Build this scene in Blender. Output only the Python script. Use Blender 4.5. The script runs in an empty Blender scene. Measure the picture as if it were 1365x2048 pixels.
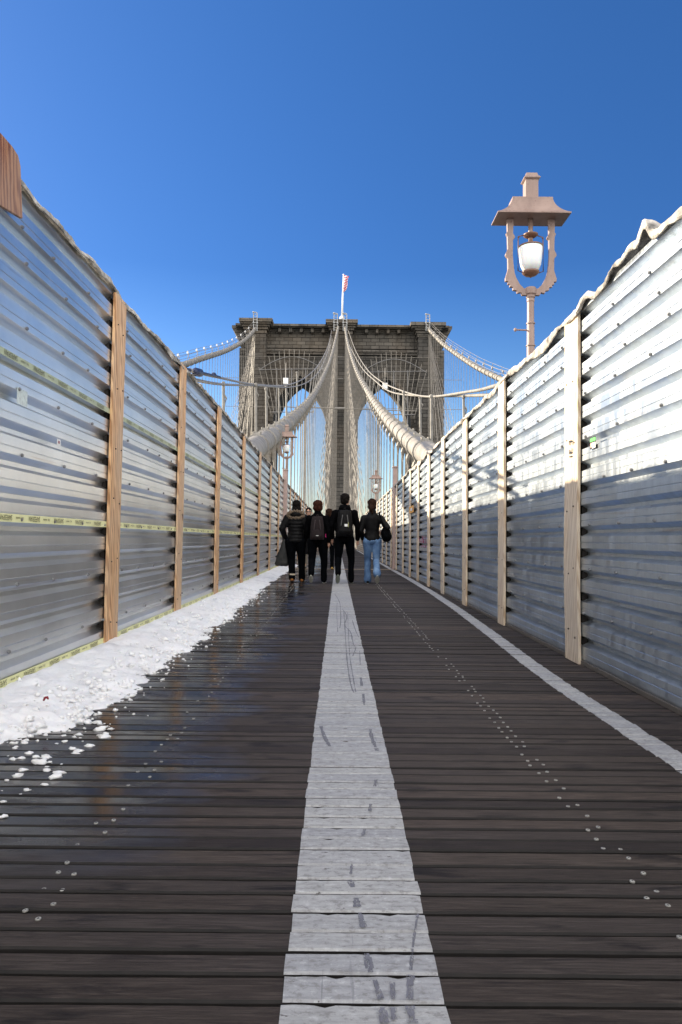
import bpy, bmesh, math, random
import numpy as np
from mathutils import Vector, Matrix, noise
R = math.radians
scene = bpy.context.scene
rng = random.Random(7)

# ------------------------------------------------------------------ camera
F = 1400.0; CX, CY = 682.5, 1024.0
CAM = Vector((0, 0, 0.87))
ROT = Matrix.Rotation(-5.5 / F, 3, 'Z') @ Matrix.Rotation(R(90) + 56 / F, 3, 'X') @ Matrix.Rotation(R(0.6), 3, 'Z')
cd = bpy.data.cameras.new('camera'); cam = bpy.data.objects.new('camera', cd)
scene.collection.objects.link(cam); scene.camera = cam
cam.matrix_world = Matrix.Translation(CAM) @ ROT.to_4x4()
cd.sensor_fit = 'HORIZONTAL'; cd.sensor_width = 36; cd.lens = 36 * F / 1365
cd.clip_start = 0.05; cd.clip_end = 6000

def at(px, py, Y):
    d = ROT @ Vector(((px - CX) / F, -(py - CY) / F, -1.0))
    return CAM + d * (Y / d.y)

# ------------------------------------------------------------------ sky and sun
SUN_AZ, SUN_EL = 60.0, 20.5      # degrees to the left of straight ahead, elevation
world = bpy.data.worlds.new('World'); scene.world = world; world.use_nodes = True
wn = world.node_tree.nodes; wl = world.node_tree.links
bg = wn['Background']
sky = wn.new('ShaderNodeTexSky'); sky.sky_type = 'NISHITA'; sky.sun_disc = False
sky.sun_elevation = R(SUN_EL); sky.sun_rotation = R(-SUN_AZ)
sky.altitude = 30; sky.air_density = 1.0; sky.dust_density = 0.3; sky.ozone_density = 3.5
hs = wn.new('ShaderNodeHueSaturation'); hs.inputs['Saturation'].default_value = 1.22
hs.inputs['Value'].default_value = 1.22; hs.inputs['Hue'].default_value = 0.508
wl.new(sky.outputs[0], hs.inputs['Color'])
# added white cloud bank behind the viewer, as fill light; ahead it is clear
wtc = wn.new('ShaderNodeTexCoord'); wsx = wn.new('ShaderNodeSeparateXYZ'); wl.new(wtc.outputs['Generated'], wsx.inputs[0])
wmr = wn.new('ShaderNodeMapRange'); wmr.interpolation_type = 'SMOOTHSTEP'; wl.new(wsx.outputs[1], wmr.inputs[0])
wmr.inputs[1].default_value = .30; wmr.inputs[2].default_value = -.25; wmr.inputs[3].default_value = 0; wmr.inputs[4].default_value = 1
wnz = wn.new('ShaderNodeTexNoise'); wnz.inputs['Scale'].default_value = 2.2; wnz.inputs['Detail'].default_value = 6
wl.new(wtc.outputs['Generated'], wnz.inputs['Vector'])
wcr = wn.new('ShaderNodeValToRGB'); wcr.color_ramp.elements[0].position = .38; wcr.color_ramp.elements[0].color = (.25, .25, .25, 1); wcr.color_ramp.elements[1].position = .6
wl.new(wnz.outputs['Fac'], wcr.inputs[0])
wzr = wn.new('ShaderNodeValToRGB'); wl.new(wsx.outputs[2], wzr.inputs[0])      # clear winter air: deep blue overhead
for e_, (p_, c_) in zip([wzr.color_ramp.elements[0], wzr.color_ramp.elements[1], wzr.color_ramp.elements.new(.40)], ((.14, (.98, .93, .92)), (.62, (.20, .34, .53)), (.36, (.52, .63, .75)))):
    e_.position = p_; e_.color = (*c_, 1)
wzm = wn.new('ShaderNodeMix'); wzm.data_type = 'RGBA'; wzm.blend_type = 'MULTIPLY'; wzm.inputs[0].default_value = 1
wl.new(hs.outputs[0], wzm.inputs[6]); wl.new(wzr.outputs[0], wzm.inputs[7])
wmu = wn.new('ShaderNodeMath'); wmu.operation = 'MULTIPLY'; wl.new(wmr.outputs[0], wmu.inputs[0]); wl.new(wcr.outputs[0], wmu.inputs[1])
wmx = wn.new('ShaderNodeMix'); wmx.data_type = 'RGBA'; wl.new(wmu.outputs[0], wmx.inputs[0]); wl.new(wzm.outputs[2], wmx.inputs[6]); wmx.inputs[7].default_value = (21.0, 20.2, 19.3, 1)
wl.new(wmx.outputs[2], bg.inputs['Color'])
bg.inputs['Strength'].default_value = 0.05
sd = bpy.data.lights.new('sun', 'SUN'); so = bpy.data.objects.new('sun', sd); scene.collection.objects.link(so)
sd.energy = 3.4; sd.angle = R(0.53); sd.color = (1.0, 0.86, 0.66)
az, el = R(SUN_AZ), R(SUN_EL)
SUN = Vector((-math.sin(az) * math.cos(el), math.cos(az) * math.cos(el), math.sin(el)))
so.rotation_euler = SUN.to_track_quat('Z', 'Y').to_euler(); so.location = (-20, 12, 20)
vs = scene.view_settings
vs.view_transform = 'Standard'; vs.look = 'None'; vs.gamma = 1.0; vs.exposure = 1.8
scene.render.engine = 'CYCLES'

# ------------------------------------------------------------------ helpers
C = scene.collection.objects
class MB:
    def __init__(s): s.v = []; s.f = []; s.m = []
    def add(s, vs_, fs, mi=0):
        b = len(s.v); s.v += [tuple(p) for p in vs_]; s.f += [tuple(i + b for i in f) for f in fs]; s.m += [mi] * len(fs)
    def box(s, x0, x1, y0, y1, z0, z1, mi=0):
        v = [(x, y, z) for z in (z0, z1) for y in (y0, y1) for x in (x0, x1)]
        s.add(v, [(0,2,3,1),(4,5,7,6),(0,1,5,4),(2,6,7,3),(0,4,6,2),(1,3,7,5)], mi)
    def tube(s, pts, r, n=8, mi=0, cap=True):
        pts = [Vector(p) for p in pts]; rs = r if isinstance(r, (list, tuple)) else [r] * len(pts)
        V = []; Fs = []
        for i, p in enumerate(pts):
            t = (pts[min(i + 1, len(pts) - 1)] - pts[max(i - 1, 0)]).normalized()
            a = t.cross(Vector((0, 0, 1)))
            if a.length < 1e-3: a = t.cross(Vector((0, 1, 0)))
            a.normalize(); b = a.cross(t)
            for k in range(n):
                w = 2 * math.pi * k / n
                V.append(p + (a * math.cos(w) + b * math.sin(w)) * rs[i])
        for i in range(len(pts) - 1):
            for k in range(n):
                k2 = (k + 1) % n
                Fs.append((i*n+k, i*n+k2, (i+1)*n+k2, (i+1)*n+k))
        if cap:
            Fs.append(tuple(range(n-1, -1, -1))); Fs.append(tuple((len(pts)-1)*n + k for k in range(n)))
        s.add(V, Fs, mi)
    def lathe(s, prof, cx, cy, n=20, sx=1, sy=1, mi=0):
        V = []; Fs = []
        for r, z in prof:
            for k in range(n):
                w = 2 * math.pi * k / n
                V.append((cx + r * sx * math.cos(w), cy + r * sy * math.sin(w), z))
        for i in range(len(prof) - 1):
            for k in range(n):
                k2 = (k + 1) % n
                Fs.append((i*n+k, i*n+k2, (i+1)*n+k2, (i+1)*n+k))
        Fs.append(tuple(range(n-1, -1, -1))); Fs.append(tuple((len(prof)-1)*n + k for k in range(n)))
        s.add(V, Fs, mi)
    def prism(s, poly, y0, y1, mi=0):            # polygon in (x, z), extruded along Y
        n = len(poly)
        V = [(x, y0, z) for x, z in poly] + [(x, y1, z) for x, z in poly]
        Fs = [tuple(range(n)), tuple(range(2*n-1, n-1, -1))] + [(i, (i+1) % n + 0, (i+1) % n + n, i + n) for i in range(n)]
        s.add(V, Fs, mi)
    def ell(s, c, rx, ry, rz, n=14, m=8, mi=0):
        V = []; Fs = []
        for i in range(m + 1):
            ph = -math.pi/2 + math.pi * i / m
            for k in range(n):
                w = 2*math.pi*k/n
                V.append((c[0]+rx*math.cos(ph)*math.cos(w), c[1]+ry*math.cos(ph)*math.sin(w), c[2]+rz*math.sin(ph)))
        for i in range(m):
            for k in range(n):
                k2 = (k+1) % n
                Fs.append((i*n+k, i*n+k2, (i+1)*n+k2, (i+1)*n+k))
        s.add(V, Fs, mi)
    def build(s, name, mats, parent=None, smooth=False, bevel=0, fixn=True):
        me = bpy.data.meshes.new(name); me.from_pydata(s.v, [], s.f)
        for m in (mats if isinstance(mats, (list, tuple)) else [mats]): me.materials.append(m)
        me.polygons.foreach_set('material_index', s.m)
        if fixn:
            bm = bmesh.new(); bm.from_mesh(me); bmesh.ops.recalc_face_normals(bm, faces=bm.faces); bm.to_mesh(me); bm.free()
        if smooth: me.polygons.foreach_set('use_smooth', [True] * len(me.polygons))
        me.update()
        o = bpy.data.objects.new(name, me); C.link(o); o.parent = parent
        if bevel:
            b = o.modifiers.new('bevel', 'BEVEL'); b.width = bevel; b.segments = 2; b.limit_method = 'ANGLE'
        return o

def empty(name, loc=(0, 0, 0)):
    o = bpy.data.objects.new(name, None); C.link(o); o.location = loc; o.empty_display_size = 0.2
    return o
def tag(o, label=None, cat=None, group=None, kind=None):
    if label: o['label'] = label
    if cat: o['category'] = cat
    if group: o['group'] = group
    if kind: o['kind'] = kind
    return o

def smoothpath(pts, n=8):
    pts = [Vector(p) for p in pts]; out = []
    for i in range(len(pts) - 1):
        p0 = pts[max(i-1, 0)]; p1 = pts[i]; p2 = pts[i+1]; p3 = pts[min(i+2, len(pts)-1)]
        for k in range(n):
            t = k / n
            out.append(0.5 * ((2*p1) + (p2-p0)*t + (2*p0-5*p1+4*p2-p3)*t*t + (3*p1-p0-3*p2+p3)*t*t*t))
    out.append(pts[-1]); return out
def by_y(path, y):
    for a, b in zip(path, path[1:]):
        if min(a.y, b.y) <= y <= max(a.y, b.y) and abs(b.y - a.y) > 1e-6:
            t = (y - a.y) / (b.y - a.y); return a.lerp(b, t), (b - a).normalized()
    return (path[0] if abs(path[0].y - y) < abs(path[-1].y - y) else path[-1]), (path[1]-path[0]).normalized()

# ------------------------------------------------------------------ materials
class M:
    def __init__(s, name, color=(.5,.5,.5), rough=.6, metal=0, spec=.5):
        s.m = bpy.data.materials.new(name); s.m.use_nodes = True; s.nt = s.m.node_tree
        s.b = s.nt.nodes['Principled BSDF']
        s.b.inputs['Base Color'].default_value = (*color, 1); s.b.inputs['Roughness'].default_value = rough
        s.b.inputs['Metallic'].default_value = metal; s.b.inputs['Specular IOR Level'].default_value = spec
    def n(s, t, **k):
        o = s.nt.nodes.new(t)
        for a, v in k.items(): setattr(o, a, v)
        return o
    def l(s, a, b): s.nt.links.new(a, b)
    def coord(s, scale=(1,1,1), kind='Object', rnd=False):
        tc = s.n('ShaderNodeTexCoord'); mp = s.n('ShaderNodeMapping'); mp.inputs['Scale'].default_value = scale
        s.l(tc.outputs[kind], mp.inputs['Vector'])
        if rnd:
            oi = s.n('ShaderNodeObjectInfo'); mu = s.n('ShaderNodeMath', operation='MULTIPLY'); mu.inputs[1].default_value = 37
            s.l(oi.outputs['Random'], mu.inputs[0]); s.l(mu.outputs[0], mp.inputs['Location'])
        return mp.outputs[0]
    def noise(s, vec, scale=5, detail=4, rough=.55, dist=0):
        o = s.n('ShaderNodeTexNoise'); o.inputs['Scale'].default_value = scale; o.inputs['Detail'].default_value = detail
        o.inputs['Roughness'].default_value = rough; o.inputs['Distortion'].default_value = dist
        s.l(vec, o.inputs['Vector']); return o.outputs['Fac']
    def ramp(s, fac, stops):
        o = s.n('ShaderNodeValToRGB'); e = o.color_ramp.elements
        while len(e) < len(stops): e.new(.5)
        for i, (p, c) in enumerate(stops):
            e[i].position = p; e[i].color = (*c, 1) if isinstance(c, tuple) else (c, c, c, 1)
        s.l(fac, o.inputs[0]); return o.outputs[0]
    def mix(s, fac, a, b, mode='MIX'):
        o = s.n('ShaderNodeMix', data_type='RGBA', blend_type=mode)
        for sock, v in ((o.inputs[0], fac), (o.inputs[6], a), (o.inputs[7], b)):
            if hasattr(v, 'links'): s.l(v, sock)
            elif isinstance(v, tuple): sock.default_value = (*v, 1)
            else: sock.default_value = v
        return o.outputs[2]
    def math(s, op, a, b=0.0, clamp=False):
        o = s.n('ShaderNodeMath', operation=op); o.use_clamp = clamp
        for i, v in enumerate((a, b)):
            if hasattr(v, 'links'): s.l(v, o.inputs[i])
            else: o.inputs[i].default_value = v
        return o.outputs[0]
    def bump(s, h, strength=.3, dist=.01):
        o = s.n('ShaderNodeBump'); o.inputs['Strength'].default_value = strength; o.inputs['Distance'].default_value = dist
        s.l(h, o.inputs['Height']); s.l(o.outputs[0], s.b.inputs['Normal']); return o
    def col(s, c): s.l(c, s.b.inputs['Base Color'])
    def rgh(s, c): s.l(c, s.b.inputs['Roughness'])

def simple(name, color, rough=.6, metal=0, var=.15, scale=6, bump=0.0, spec=.5):
    m = M(name, color, rough, metal, spec); v = m.coord(rnd=True); nz = m.noise(v, scale, 5)
    lo = tuple(c * (1 - var) for c in color); hi = tuple(min(1, c * (1 + var)) for c in color)
    m.col(m.ramp(nz, [(.3, lo), (.7, hi)]))
    if bump: m.bump(m.noise(m.coord(), scale * 6, 3), bump, .01)
    return m.m

def steel(name, base, metal, r0, r1, ox, streak, lo=.45, hi=.62):
    m = M(name, base, .35, metal)
    a = m.noise(m.coord((1, 1, 1), rnd=True), 1.3, 5, .6)
    st = m.math('ADD', m.math('MULTIPLY', m.noise(m.coord((5, 5, .5), rnd=True), 3.2, 6, .7), .6), m.math('MULTIPLY', m.noise(m.coord((1, 1.2, .9), rnd=True), 2.0, 4, .6), .4))             # run-off streaks down the sheet
    fine = m.noise(m.coord((1, 1, 6), rnd=True), 40, 2)
    sp = m.noise(m.coord((1, 1, 1), rnd=True), 22, 6, .7)
    w = m.math('MULTIPLY', m.ramp(st, [(lo, 0.0), (hi, 1.0)]), streak)
    w2 = m.math('ADD', w, m.math('MULTIPLY', m.ramp(sp, [(.6, 0.0), (.75, 1.0)]), .25 * streak), True)
    c1 = m.ramp(a, [(.3, tuple(x * .78 for x in base)), (.7, base)])
    c2 = m.mix(w2, c1, ox)
    rust = m.noise(m.coord((1, .5, 14), rnd=True), 1.7, 4)
    c3 = m.mix(m.math('MULTIPLY', m.ramp(rust, [(.66, 0.0), (.74, 1.0)]), .35), c2, (.30, .17, .07))
    m.col(c3)
    mt = m.math('SUBTRACT', metal, m.math('MULTIPLY', w2, metal * .6)); m.l(mt, m.b.inputs['Metallic'])
    rr = m.n('ShaderNodeMapRange'); m.l(a, rr.inputs[0]); rr.inputs[1].default_value = .3; rr.inputs[2].default_value = .7
    rr.inputs[3].default_value = r0; rr.inputs[4].default_value = r1
    m.rgh(m.math('ADD', rr.outputs[0], m.math('MULTIPLY', w2, .25)))
    m.bump(m.math('ADD', m.math('MULTIPLY', fine, .03), m.noise(m.coord((1,1,1)), 4, 2)), .16, .006)
    return m.m
STEEL_L = steel('galvanised_steel_new', (.80, .815, .82), .95, .29, .35, (.55, .58, .60), .08)
STEEL_R = steel('galvanised_steel_weathered', (.58, .63, .67), .94, .29, .35, (.40, .44, .47), .85, .45, .66)

def wood(name, c0, c1, gray, rough=.65):
    m = M(name, c0, rough)
    v = m.coord((1, 1, .06), rnd=True); nz = m.noise(v, 16, 5, .6, 1.2)
    wv = m.n('ShaderNodeTexWave', wave_type='BANDS', bands_direction='DIAGONAL'); wv.inputs['Scale'].default_value = 7
    wv.inputs['Distortion'].default_value = 9; wv.inputs['Detail'].default_value = 3; wv.inputs['Detail Scale'].default_value = .8
    m.l(m.coord((1.2, 2.2, .34), rnd=True), wv.inputs['Vector'])
    f = m.math('ADD', m.math('MULTIPLY', nz, .4), m.math('MULTIPLY', wv.outputs['Fac'], .6))
    c = m.ramp(f, [(.25, c0), (.7, c1)])
    g = m.ramp(m.noise(m.coord((1, 1, .4), rnd=True), 2.2, 4), [(.42, 0.0), (.68, 1.0)])
    c = m.mix(m.math('MULTIPLY', g, .6), c, gray)
    kn = m.ramp(m.noise(m.coord((1, 1, .6), rnd=True), 5.5, 1), [(.76, 0.0), (.8, 1.0)])
    m.col(m.mix(kn, c, (.13, .06, .03))); m.bump(f, .35, .003)
    return m.m
PINE = wood('raw_pine', (.38, .19, .08), (.74, .46, .24), (.48, .40, .31))
PINE_R = wood('bleached_pine', (.50, .36, .23), (.74, .61, .45), (.52, .46, .39))
PLY = wood('old_plywood', (.17, .055, .02), (.36, .17, .08), (.36, .31, .26))

def deckmat():
    m = M('deck_plank', (.06, .05, .045), .7)
    at_ = m.n('ShaderNodeAttribute', attribute_name='rnd'); rnd = at_.outputs['Fac']
    tc = m.n('ShaderNodeTexCoord'); cb = m.n('ShaderNodeCombineXYZ'); mu = m.math('MULTIPLY', rnd, 91.0)
    m.l(mu, cb.inputs[0]); m.l(mu, cb.inputs[2])
    va = m.n('ShaderNodeVectorMath', operation='ADD'); m.l(tc.outputs['Object'], va.inputs[0]); m.l(cb.outputs[0], va.inputs[1])
    mp = m.n('ShaderNodeMapping'); mp.inputs['Scale'].default_value = (1.1, 24, 2); m.l(va.outputs[0], mp.inputs[0])
    grain = m.noise(mp.outputs[0], 7, 8, .7, .6)
    mp2 = m.n('ShaderNodeMapping'); mp2.inputs['Scale'].default_value = (1.4, 6, 1); m.l(va.outputs[0], mp2.inputs[0])
    blot = m.noise(mp2.outputs[0], 2.6, 5, .6, .4)
    c = m.ramp(grain, [(.28, (.022, .0185, .0165)), (.5, (.060, .050, .044)), (.72, (.118, .100, .089))])
    tint = m.ramp(rnd, [(0, (.50, .48, .50)), (.35, (.98, .94, .92)), (.7, (.78, .77, .80)), (1, (1.32, 1.2, 1.12))])
    c = m.mix(1.0, c, tint, 'MULTIPLY')
    c = m.mix(m.ramp(blot, [(.56, 0.0), (.68, .8)]), c, (.010, .009, .010))
    # damp area spreading from the melting snow (left side, X below about -0.4)
    sx = m.n('ShaderNodeSeparateXYZ'); m.l(tc.outputs['Object'], sx.inputs[0])
    wn_ = m.noise(m.coord((.8, 1.6, 1)), 1.6, 4, .6)
    wet = m.math('ADD', m.math('MULTIPLY', m.math('ADD', sx.outputs[0], .40), -2.6), m.math('MULTIPLY', m.math('SUBTRACT', wn_, .5), 2.6), False)
    fy = m.n('ShaderNodeMapRange'); fy.interpolation_type = 'SMOOTHSTEP'
    m.l(sx.outputs[1], fy.inputs[0]); fy.inputs[1].default_value = 1.5; fy.inputs[2].default_value = 2.3; fy.inputs[3].default_value = 0; fy.inputs[4].default_value = 1
    wet = m.math('MULTIPLY', m.math('MULTIPLY', wet, 1.3, True), fy.outputs[0], True)
    c = m.mix(m.math('MULTIPLY', wet, .86), c, (.006, .006, .007))
    m.col(c)
    film = m.math('MULTIPLY', wet, m.ramp(m.noise(m.coord((1, 3, 1)), 3.4, 3), [(.34, .45), (.50, 1.0)]), True)
    r = m.math('SUBTRACT', m.math('ADD', .50, m.math('MULTIPLY', grain, .22)), m.math('MULTIPLY', film, .50)); m.rgh(r)
    m.l(m.math('ADD', .12, m.math('MULTIPLY', film, .88)), m.b.inputs['Specular IOR Level'])
    b = m.bump(m.math('MULTIPLY', grain, m.math('SUBTRACT', 1.0, m.math('MULTIPLY', film, .93))), .55, .004)
    return m.m
DECK = deckmat()

def paintmat():
    m = M('road_paint', (.5, .5, .52), .6)
    at_ = m.n('ShaderNodeAttribute', attribute_name='rnd')
    v = m.coord((1.2, 9, 1)); g = m.noise(v, 8, 6, .7); sp = m.noise(m.coord((1, 1.5, 1)), 38, 5, .75)
    c = m.ramp(g, [(.3, (.26, .26, .265)), (.5, (.37, .375, .385)), (.75, (.46, .465, .475))])
    tint = m.ramp(at_.outputs['Fac'], [(0, (.84, .84, .86)), (1, (1.04, 1.03, 1.0))]); c = m.mix(1.0, c, tint, 'MULTIPLY')
    c = m.mix(m.ramp(sp, [(.52, 0.0), (.62, .75)]), c, (.20, .195, .19)); c = m.mix(m.ramp(sp, [(.30, .8), (.44, 0.0)]), c, (.55, .56, .57))
    # rubber scuffs trailing along the walking direction
    sc = m.noise(m.coord((16, 1.1, 1)), 2.0, 4, .6, .8)
    c = m.mix(m.ramp(sc, [(.66, 0.0), (.74, .75)]), c, (.13, .13, .15))
    bare = m.noise(m.coord((3, 8, 1)), 5, 6, .65); c = m.mix(m.ramp(bare, [(.655, 0.0), (.69, .95)]), c, (.06, .05, .045))
    m.col(c); m.bump(m.math('ADD', g, sp), .5, .003); return m.m
PAINT = paintmat()

def snowmat():
    m = M('snow', (.86, .87, .90), .5)
    nz = m.noise(m.coord((1, 1, 1)), 9, 6, .65); g = m.noise(m.coord(), 3, 5, .6)
    c = m.ramp(nz, [(.3, (.90, .91, .92)), (.6, (.95, .95, .95))])
    c = m.mix(m.ramp(g, [(.52, 0.0), (.72, .55)]), c, (.52, .52, .54)); sl = m.noise(m.coord(), 26, 5, .7); c = m.mix(m.ramp(sl, [(.60, 0.0), (.72, .5)]), c, (.34, .34, .36)); m.col(c)
    m.b.inputs['Subsurface Weight'].default_value = .25; m.b.inputs['Subsurface Radius'].default_value = (.02, .025, .03)
    m.b.inputs['Subsurface Scale'].default_value = .5
    m.bump(m.noise(m.coord(), 60, 4, .7), .6, .006); return m.m
SNOW = snowmat()

def stonemat(name, base, dark):
    m = M(name, base, .9, spec=.25)
    tc = m.n('ShaderNodeTexCoord'); sx = m.n('ShaderNodeSeparateXYZ'); m.l(tc.outputs['Object'], sx.inputs[0])
    cb = m.n('ShaderNodeCombineXYZ'); m.l(m.math('ADD', sx.outputs[0], sx.outputs[1]), cb.inputs[0]); m.l(sx.outputs[2], cb.inputs[1])
    br = m.n('ShaderNodeTexBrick'); m.l(cb.outputs[0], br.inputs['Vector'])
    br.inputs['Scale'].default_value = 1.0; br.inputs['Brick Width'].default_value = 1.7; br.inputs['Row Height'].default_value = .72
    br.inputs['Mortar Size'].default_value = .05; br.inputs['Mortar Smooth'].default_value = .3; br.inputs['Bias'].default_value = 0
    br.inputs['Color1'].default_value = (*[x * 1.12 for x in base], 1); br.inputs['Color2'].default_value = (*[x * .68 for x in base], 1)
    br.inputs['Mortar'].default_value = (*dark, 1)
    st = m.noise(m.coord((1, 1, .15)), .55, 6, .7); big = m.noise(m.coord((1, 1, 1)), .12, 4, .6); f = m.noise(m.coord(), 2.2, 6, .7)
    c = m.mix(m.ramp(st, [(.5, 0.0), (.7, .75)]), br.outputs['Color'], dark)
    c = m.mix(m.ramp(big, [(.45, 0.0), (.65, .4)]), c, (base[0] * 1.35, base[1] * 1.12, base[2] * .88))
    lt = m.ramp(f, [(.66, 0.0), (.74, .5)]); c = m.mix(lt, c, (.19, .17, .145))
    m.col(c); m.bump(m.math('ADD', m.math('MULTIPLY', br.outputs['Fac'], -1.0), f), .9, .12); return m.m
STONE = stonemat('granite_blocks', (.094, .087, .077), (.022, .021, .019))
STONE2 = stonemat('limestone_cornice', (.140, .126, .107), (.027, .025, .022))
CABLE = simple('cable_wrap_paint', (.205, .19, .165), .6, 0, .32, 4, .3)
ROPE = simple('wire_rope_paint', (.22, .195, .16), .55, 0, .25, 3)
WIRE = simple('dark_wire', (.20, .19, .18), .5, 0, .2, 3)
LAMP = simple('lamp_paint', (.27, .185, .155), .42, 0, .14, 8, .12)
_lm = M('lamp_paint', (.27, .18, .14), .42); _a = _lm.noise(_lm.coord((1, 1, .4), rnd=True), 7, 6, .65); _b2 = _lm.noise(_lm.coord(), 30, 5, .7)
_c = _lm.ramp(_a, [(.32, (.20, .130, .104)), (.6, (.285, .195, .158))]); _c = _lm.mix(_lm.ramp(_b2, [(.60, 0.0), (.70, .8)]), _c, (.12, .05, .028)); _lm.col(_c); _lm.bump(_b2, .3, .004); LAMP = _lm.m
LAMPD = simple('lamp_bronze', (.16, .08, .05), .45, 0, .2, 14, .1)
POSTM = simple('post_paint', (.36, .26, .23), .5, 0, .15, 4)
BACK = simple('groove_shade', (.02, .016, .013), .9, 0, .2, 4)  # near-black, standing in for shade in the grooves beside the boards
TAPE = simple('printed_yellow_tape', (.78, .78, .42), .45, 0, .06, 12)
TAPE_UP = simple('faded_tape', (.40, .44, .28), .45, 0, .1, 12)
INK = simple('tape_ink', (.10, .09, .03), .5, 0, .1, 12)
TARP = simple('canvas_tarpaulin', (.36, .33, .29), .8, 0, .75, 9, .6)
DARK = simple('dark_gap', (.012, .012, .013), .9, 0, .2, 4)
SCREW = simple('zinc_screw', (.40, .39, .36), .45, .4, .15, 30)
WHITE = simple('white_paint', (.75, .75, .73), .5, 0, .08, 6)
BLUEB = simple('navy_tape', (.012, .02, .06), .5, 0, .3, 12)

# ------------------------------------------------------------------ river and roadway below
def grid_plane(name, size, z, mat, label=None):
    m = MB(); m.add([(-size, -size, z), (size, -size, z), (size, size, z), (-size, size, z)], [(0, 1, 2, 3)])
    return tag(m.build(name, mat), kind='structure')
wm = M('river_water', (.03, .06, .09), .12); wm.bump(wm.noise(wm.coord(), .3, 5), .3, .3)
grid_plane('water', 3000, -42, wm.m)
asph = simple('asphalt', (.05, .05, .052), .85, 0, .3, 2, .3)
m = MB(); m.box(-19.5, -3.2, -20, 131, -6.2, -5.6); m.box(4.2, 21, -20, 131, -6.2, -5.6)
tag(m.build('road', asph), kind='structure')

# ------------------------------------------------------------------ walkway deck (real planks)
FXL, FXR = -1.80, 1.75
def line_c(y): return .056
m = MB(); pm = MB(); em = MB(); rnds = []; prn = []; ern = []
PW = .0818
def edge_c(y):
    pts = [(0, 1.36), (2.6, 1.375), (2.9, 1.37), (4.2, 1.36), (5.0, 1.385), (7.0, 1.47), (9, 1.54), (12, 1.60), (16, 1.63), (200, 1.65)]
    for (a, b), (c, d) in zip(pts, pts[1:]):
        if a <= y <= c: return b + (d - b) * (y - a) / (c - a)
    return 1.65
def wob(x, k, s): return noise.noise(Vector((x * 1.3, k * 7.13 + s, 0))) * .0035 + noise.noise(Vector((x * 9, k * 3.7 + s, 5))) * .0014
y = -1.2; k = 0
while y < 60:
    far = y > 14; w = PW * (1 + rng.uniform(-.05, .05)); gap = rng.choice([.006, .007, .008, .010, .014]); z = rng.uniform(-.0035, .0015)
    tilt = rng.uniform(-.002, .002); rv = rng.random(); xs = np.linspace(-2.1, 2.1, 9 if far else 64)
    wf = 0 if far else 1
    V = []
    for x in xs:
        a = y + gap * .5 + wf * wob(x, k, 0); b = y + w - gap * .5 + wf * wob(x, k, 50)
        V += [(x, a, z - .03), (x, a, z - .004 - tilt), (x, a + .005, z - tilt), (x, b - .005, z + tilt), (x, b, z + tilt - .004), (x, b, z - .03)]
    Fs = []
    for i in range(len(xs) - 1):
        for j in range(5): Fs.append((i*6+j, (i+1)*6+j, (i+1)*6+j+1, i*6+j+1))
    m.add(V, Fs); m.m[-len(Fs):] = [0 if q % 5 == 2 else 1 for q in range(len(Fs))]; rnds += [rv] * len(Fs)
    # painted strips lie on each plank's top
    for mb_, cfun, hw, ra in ((pm, line_c, .154, prn), (em, edge_c, .062, ern)):
        c = cfun(y) ; l0 = c - hw + rng.uniform(-.0025, .0025); r0 = c + hw + rng.uniform(-.0025, .0025)
        n2 = 3 if far else 16; V = []; X = np.linspace(l0, r0, n2)
        for i, x in enumerate(X):
            ja = 0; jb = rng.uniform(0, .0025) if rng.random() < .4 else 0
            if rng.random() < .05: jb = rng.uniform(.005, .009)
            a = y + gap * .22 + wf * wob(x, k, 0); b = y + w - gap * .22 + wf * wob(x, k, 50)      # thick paint bridges part of each joint
            ex = (rng.uniform(-.002, .002) if i in (0, n2 - 1) else 0)
            V += [(x + ex, a + .001, z - .004 - tilt + .0025), (x + ex, a + .006 , z - tilt + .0025), (x, b - .005 - jb, z + tilt + .0025), (x, b - .001 - jb, z + tilt - .001)]
        Fs = []
        for i in range(n2 - 1):
            for j in range(3): Fs.append((i*4+j, (i+1)*4+j, (i+1)*4+j+1, i*4+j+1))
        mb_.add(V, Fs); ra += [rng.random()] * len(Fs)
    y += w; k += 1
def with_rnd(mb_, name, mat, rr):
    o = mb_.build(name, mat, fixn=False)
    a = o.data.attributes.new('rnd', 'FLOAT', 'FACE'); a.data.foreach_set('value', rr); return o
m.box(-2.1, 2.1, 60, 128, -.03, 0.0); rnds += [.5] * 6
deck = with_rnd(m, 'walkway', [DECK, simple('plank_edge_shade', (.010, .008, .007), .8, 0, .4, 20)], rnds); tag(deck, kind='structure')  # gap shade is put into the colour of plank sides and bevels
def under(name, x0, x1, z0, z1):
    mm = MB(); mm.box(x0, x1, -2, 128, z0, z1); return tag(mm.build(name, DARK), kind='structure')
under('deck_underside', -2.15, 2.15, -.30, -.034)
tag(with_rnd(pm, 'centre_line', PAINT, prn), kind='structure')
tag(with_rnd(em, 'edge_line', PAINT, ern), kind='structure')
m = MB(); m.box(-1.78, 1.73, 20.6, 20.78, .004, .012)
tag(m.build('deck_joint', simple('joint_plate', (.30, .23, .15), .6, 0, .2, 4)), kind='structure')

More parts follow.
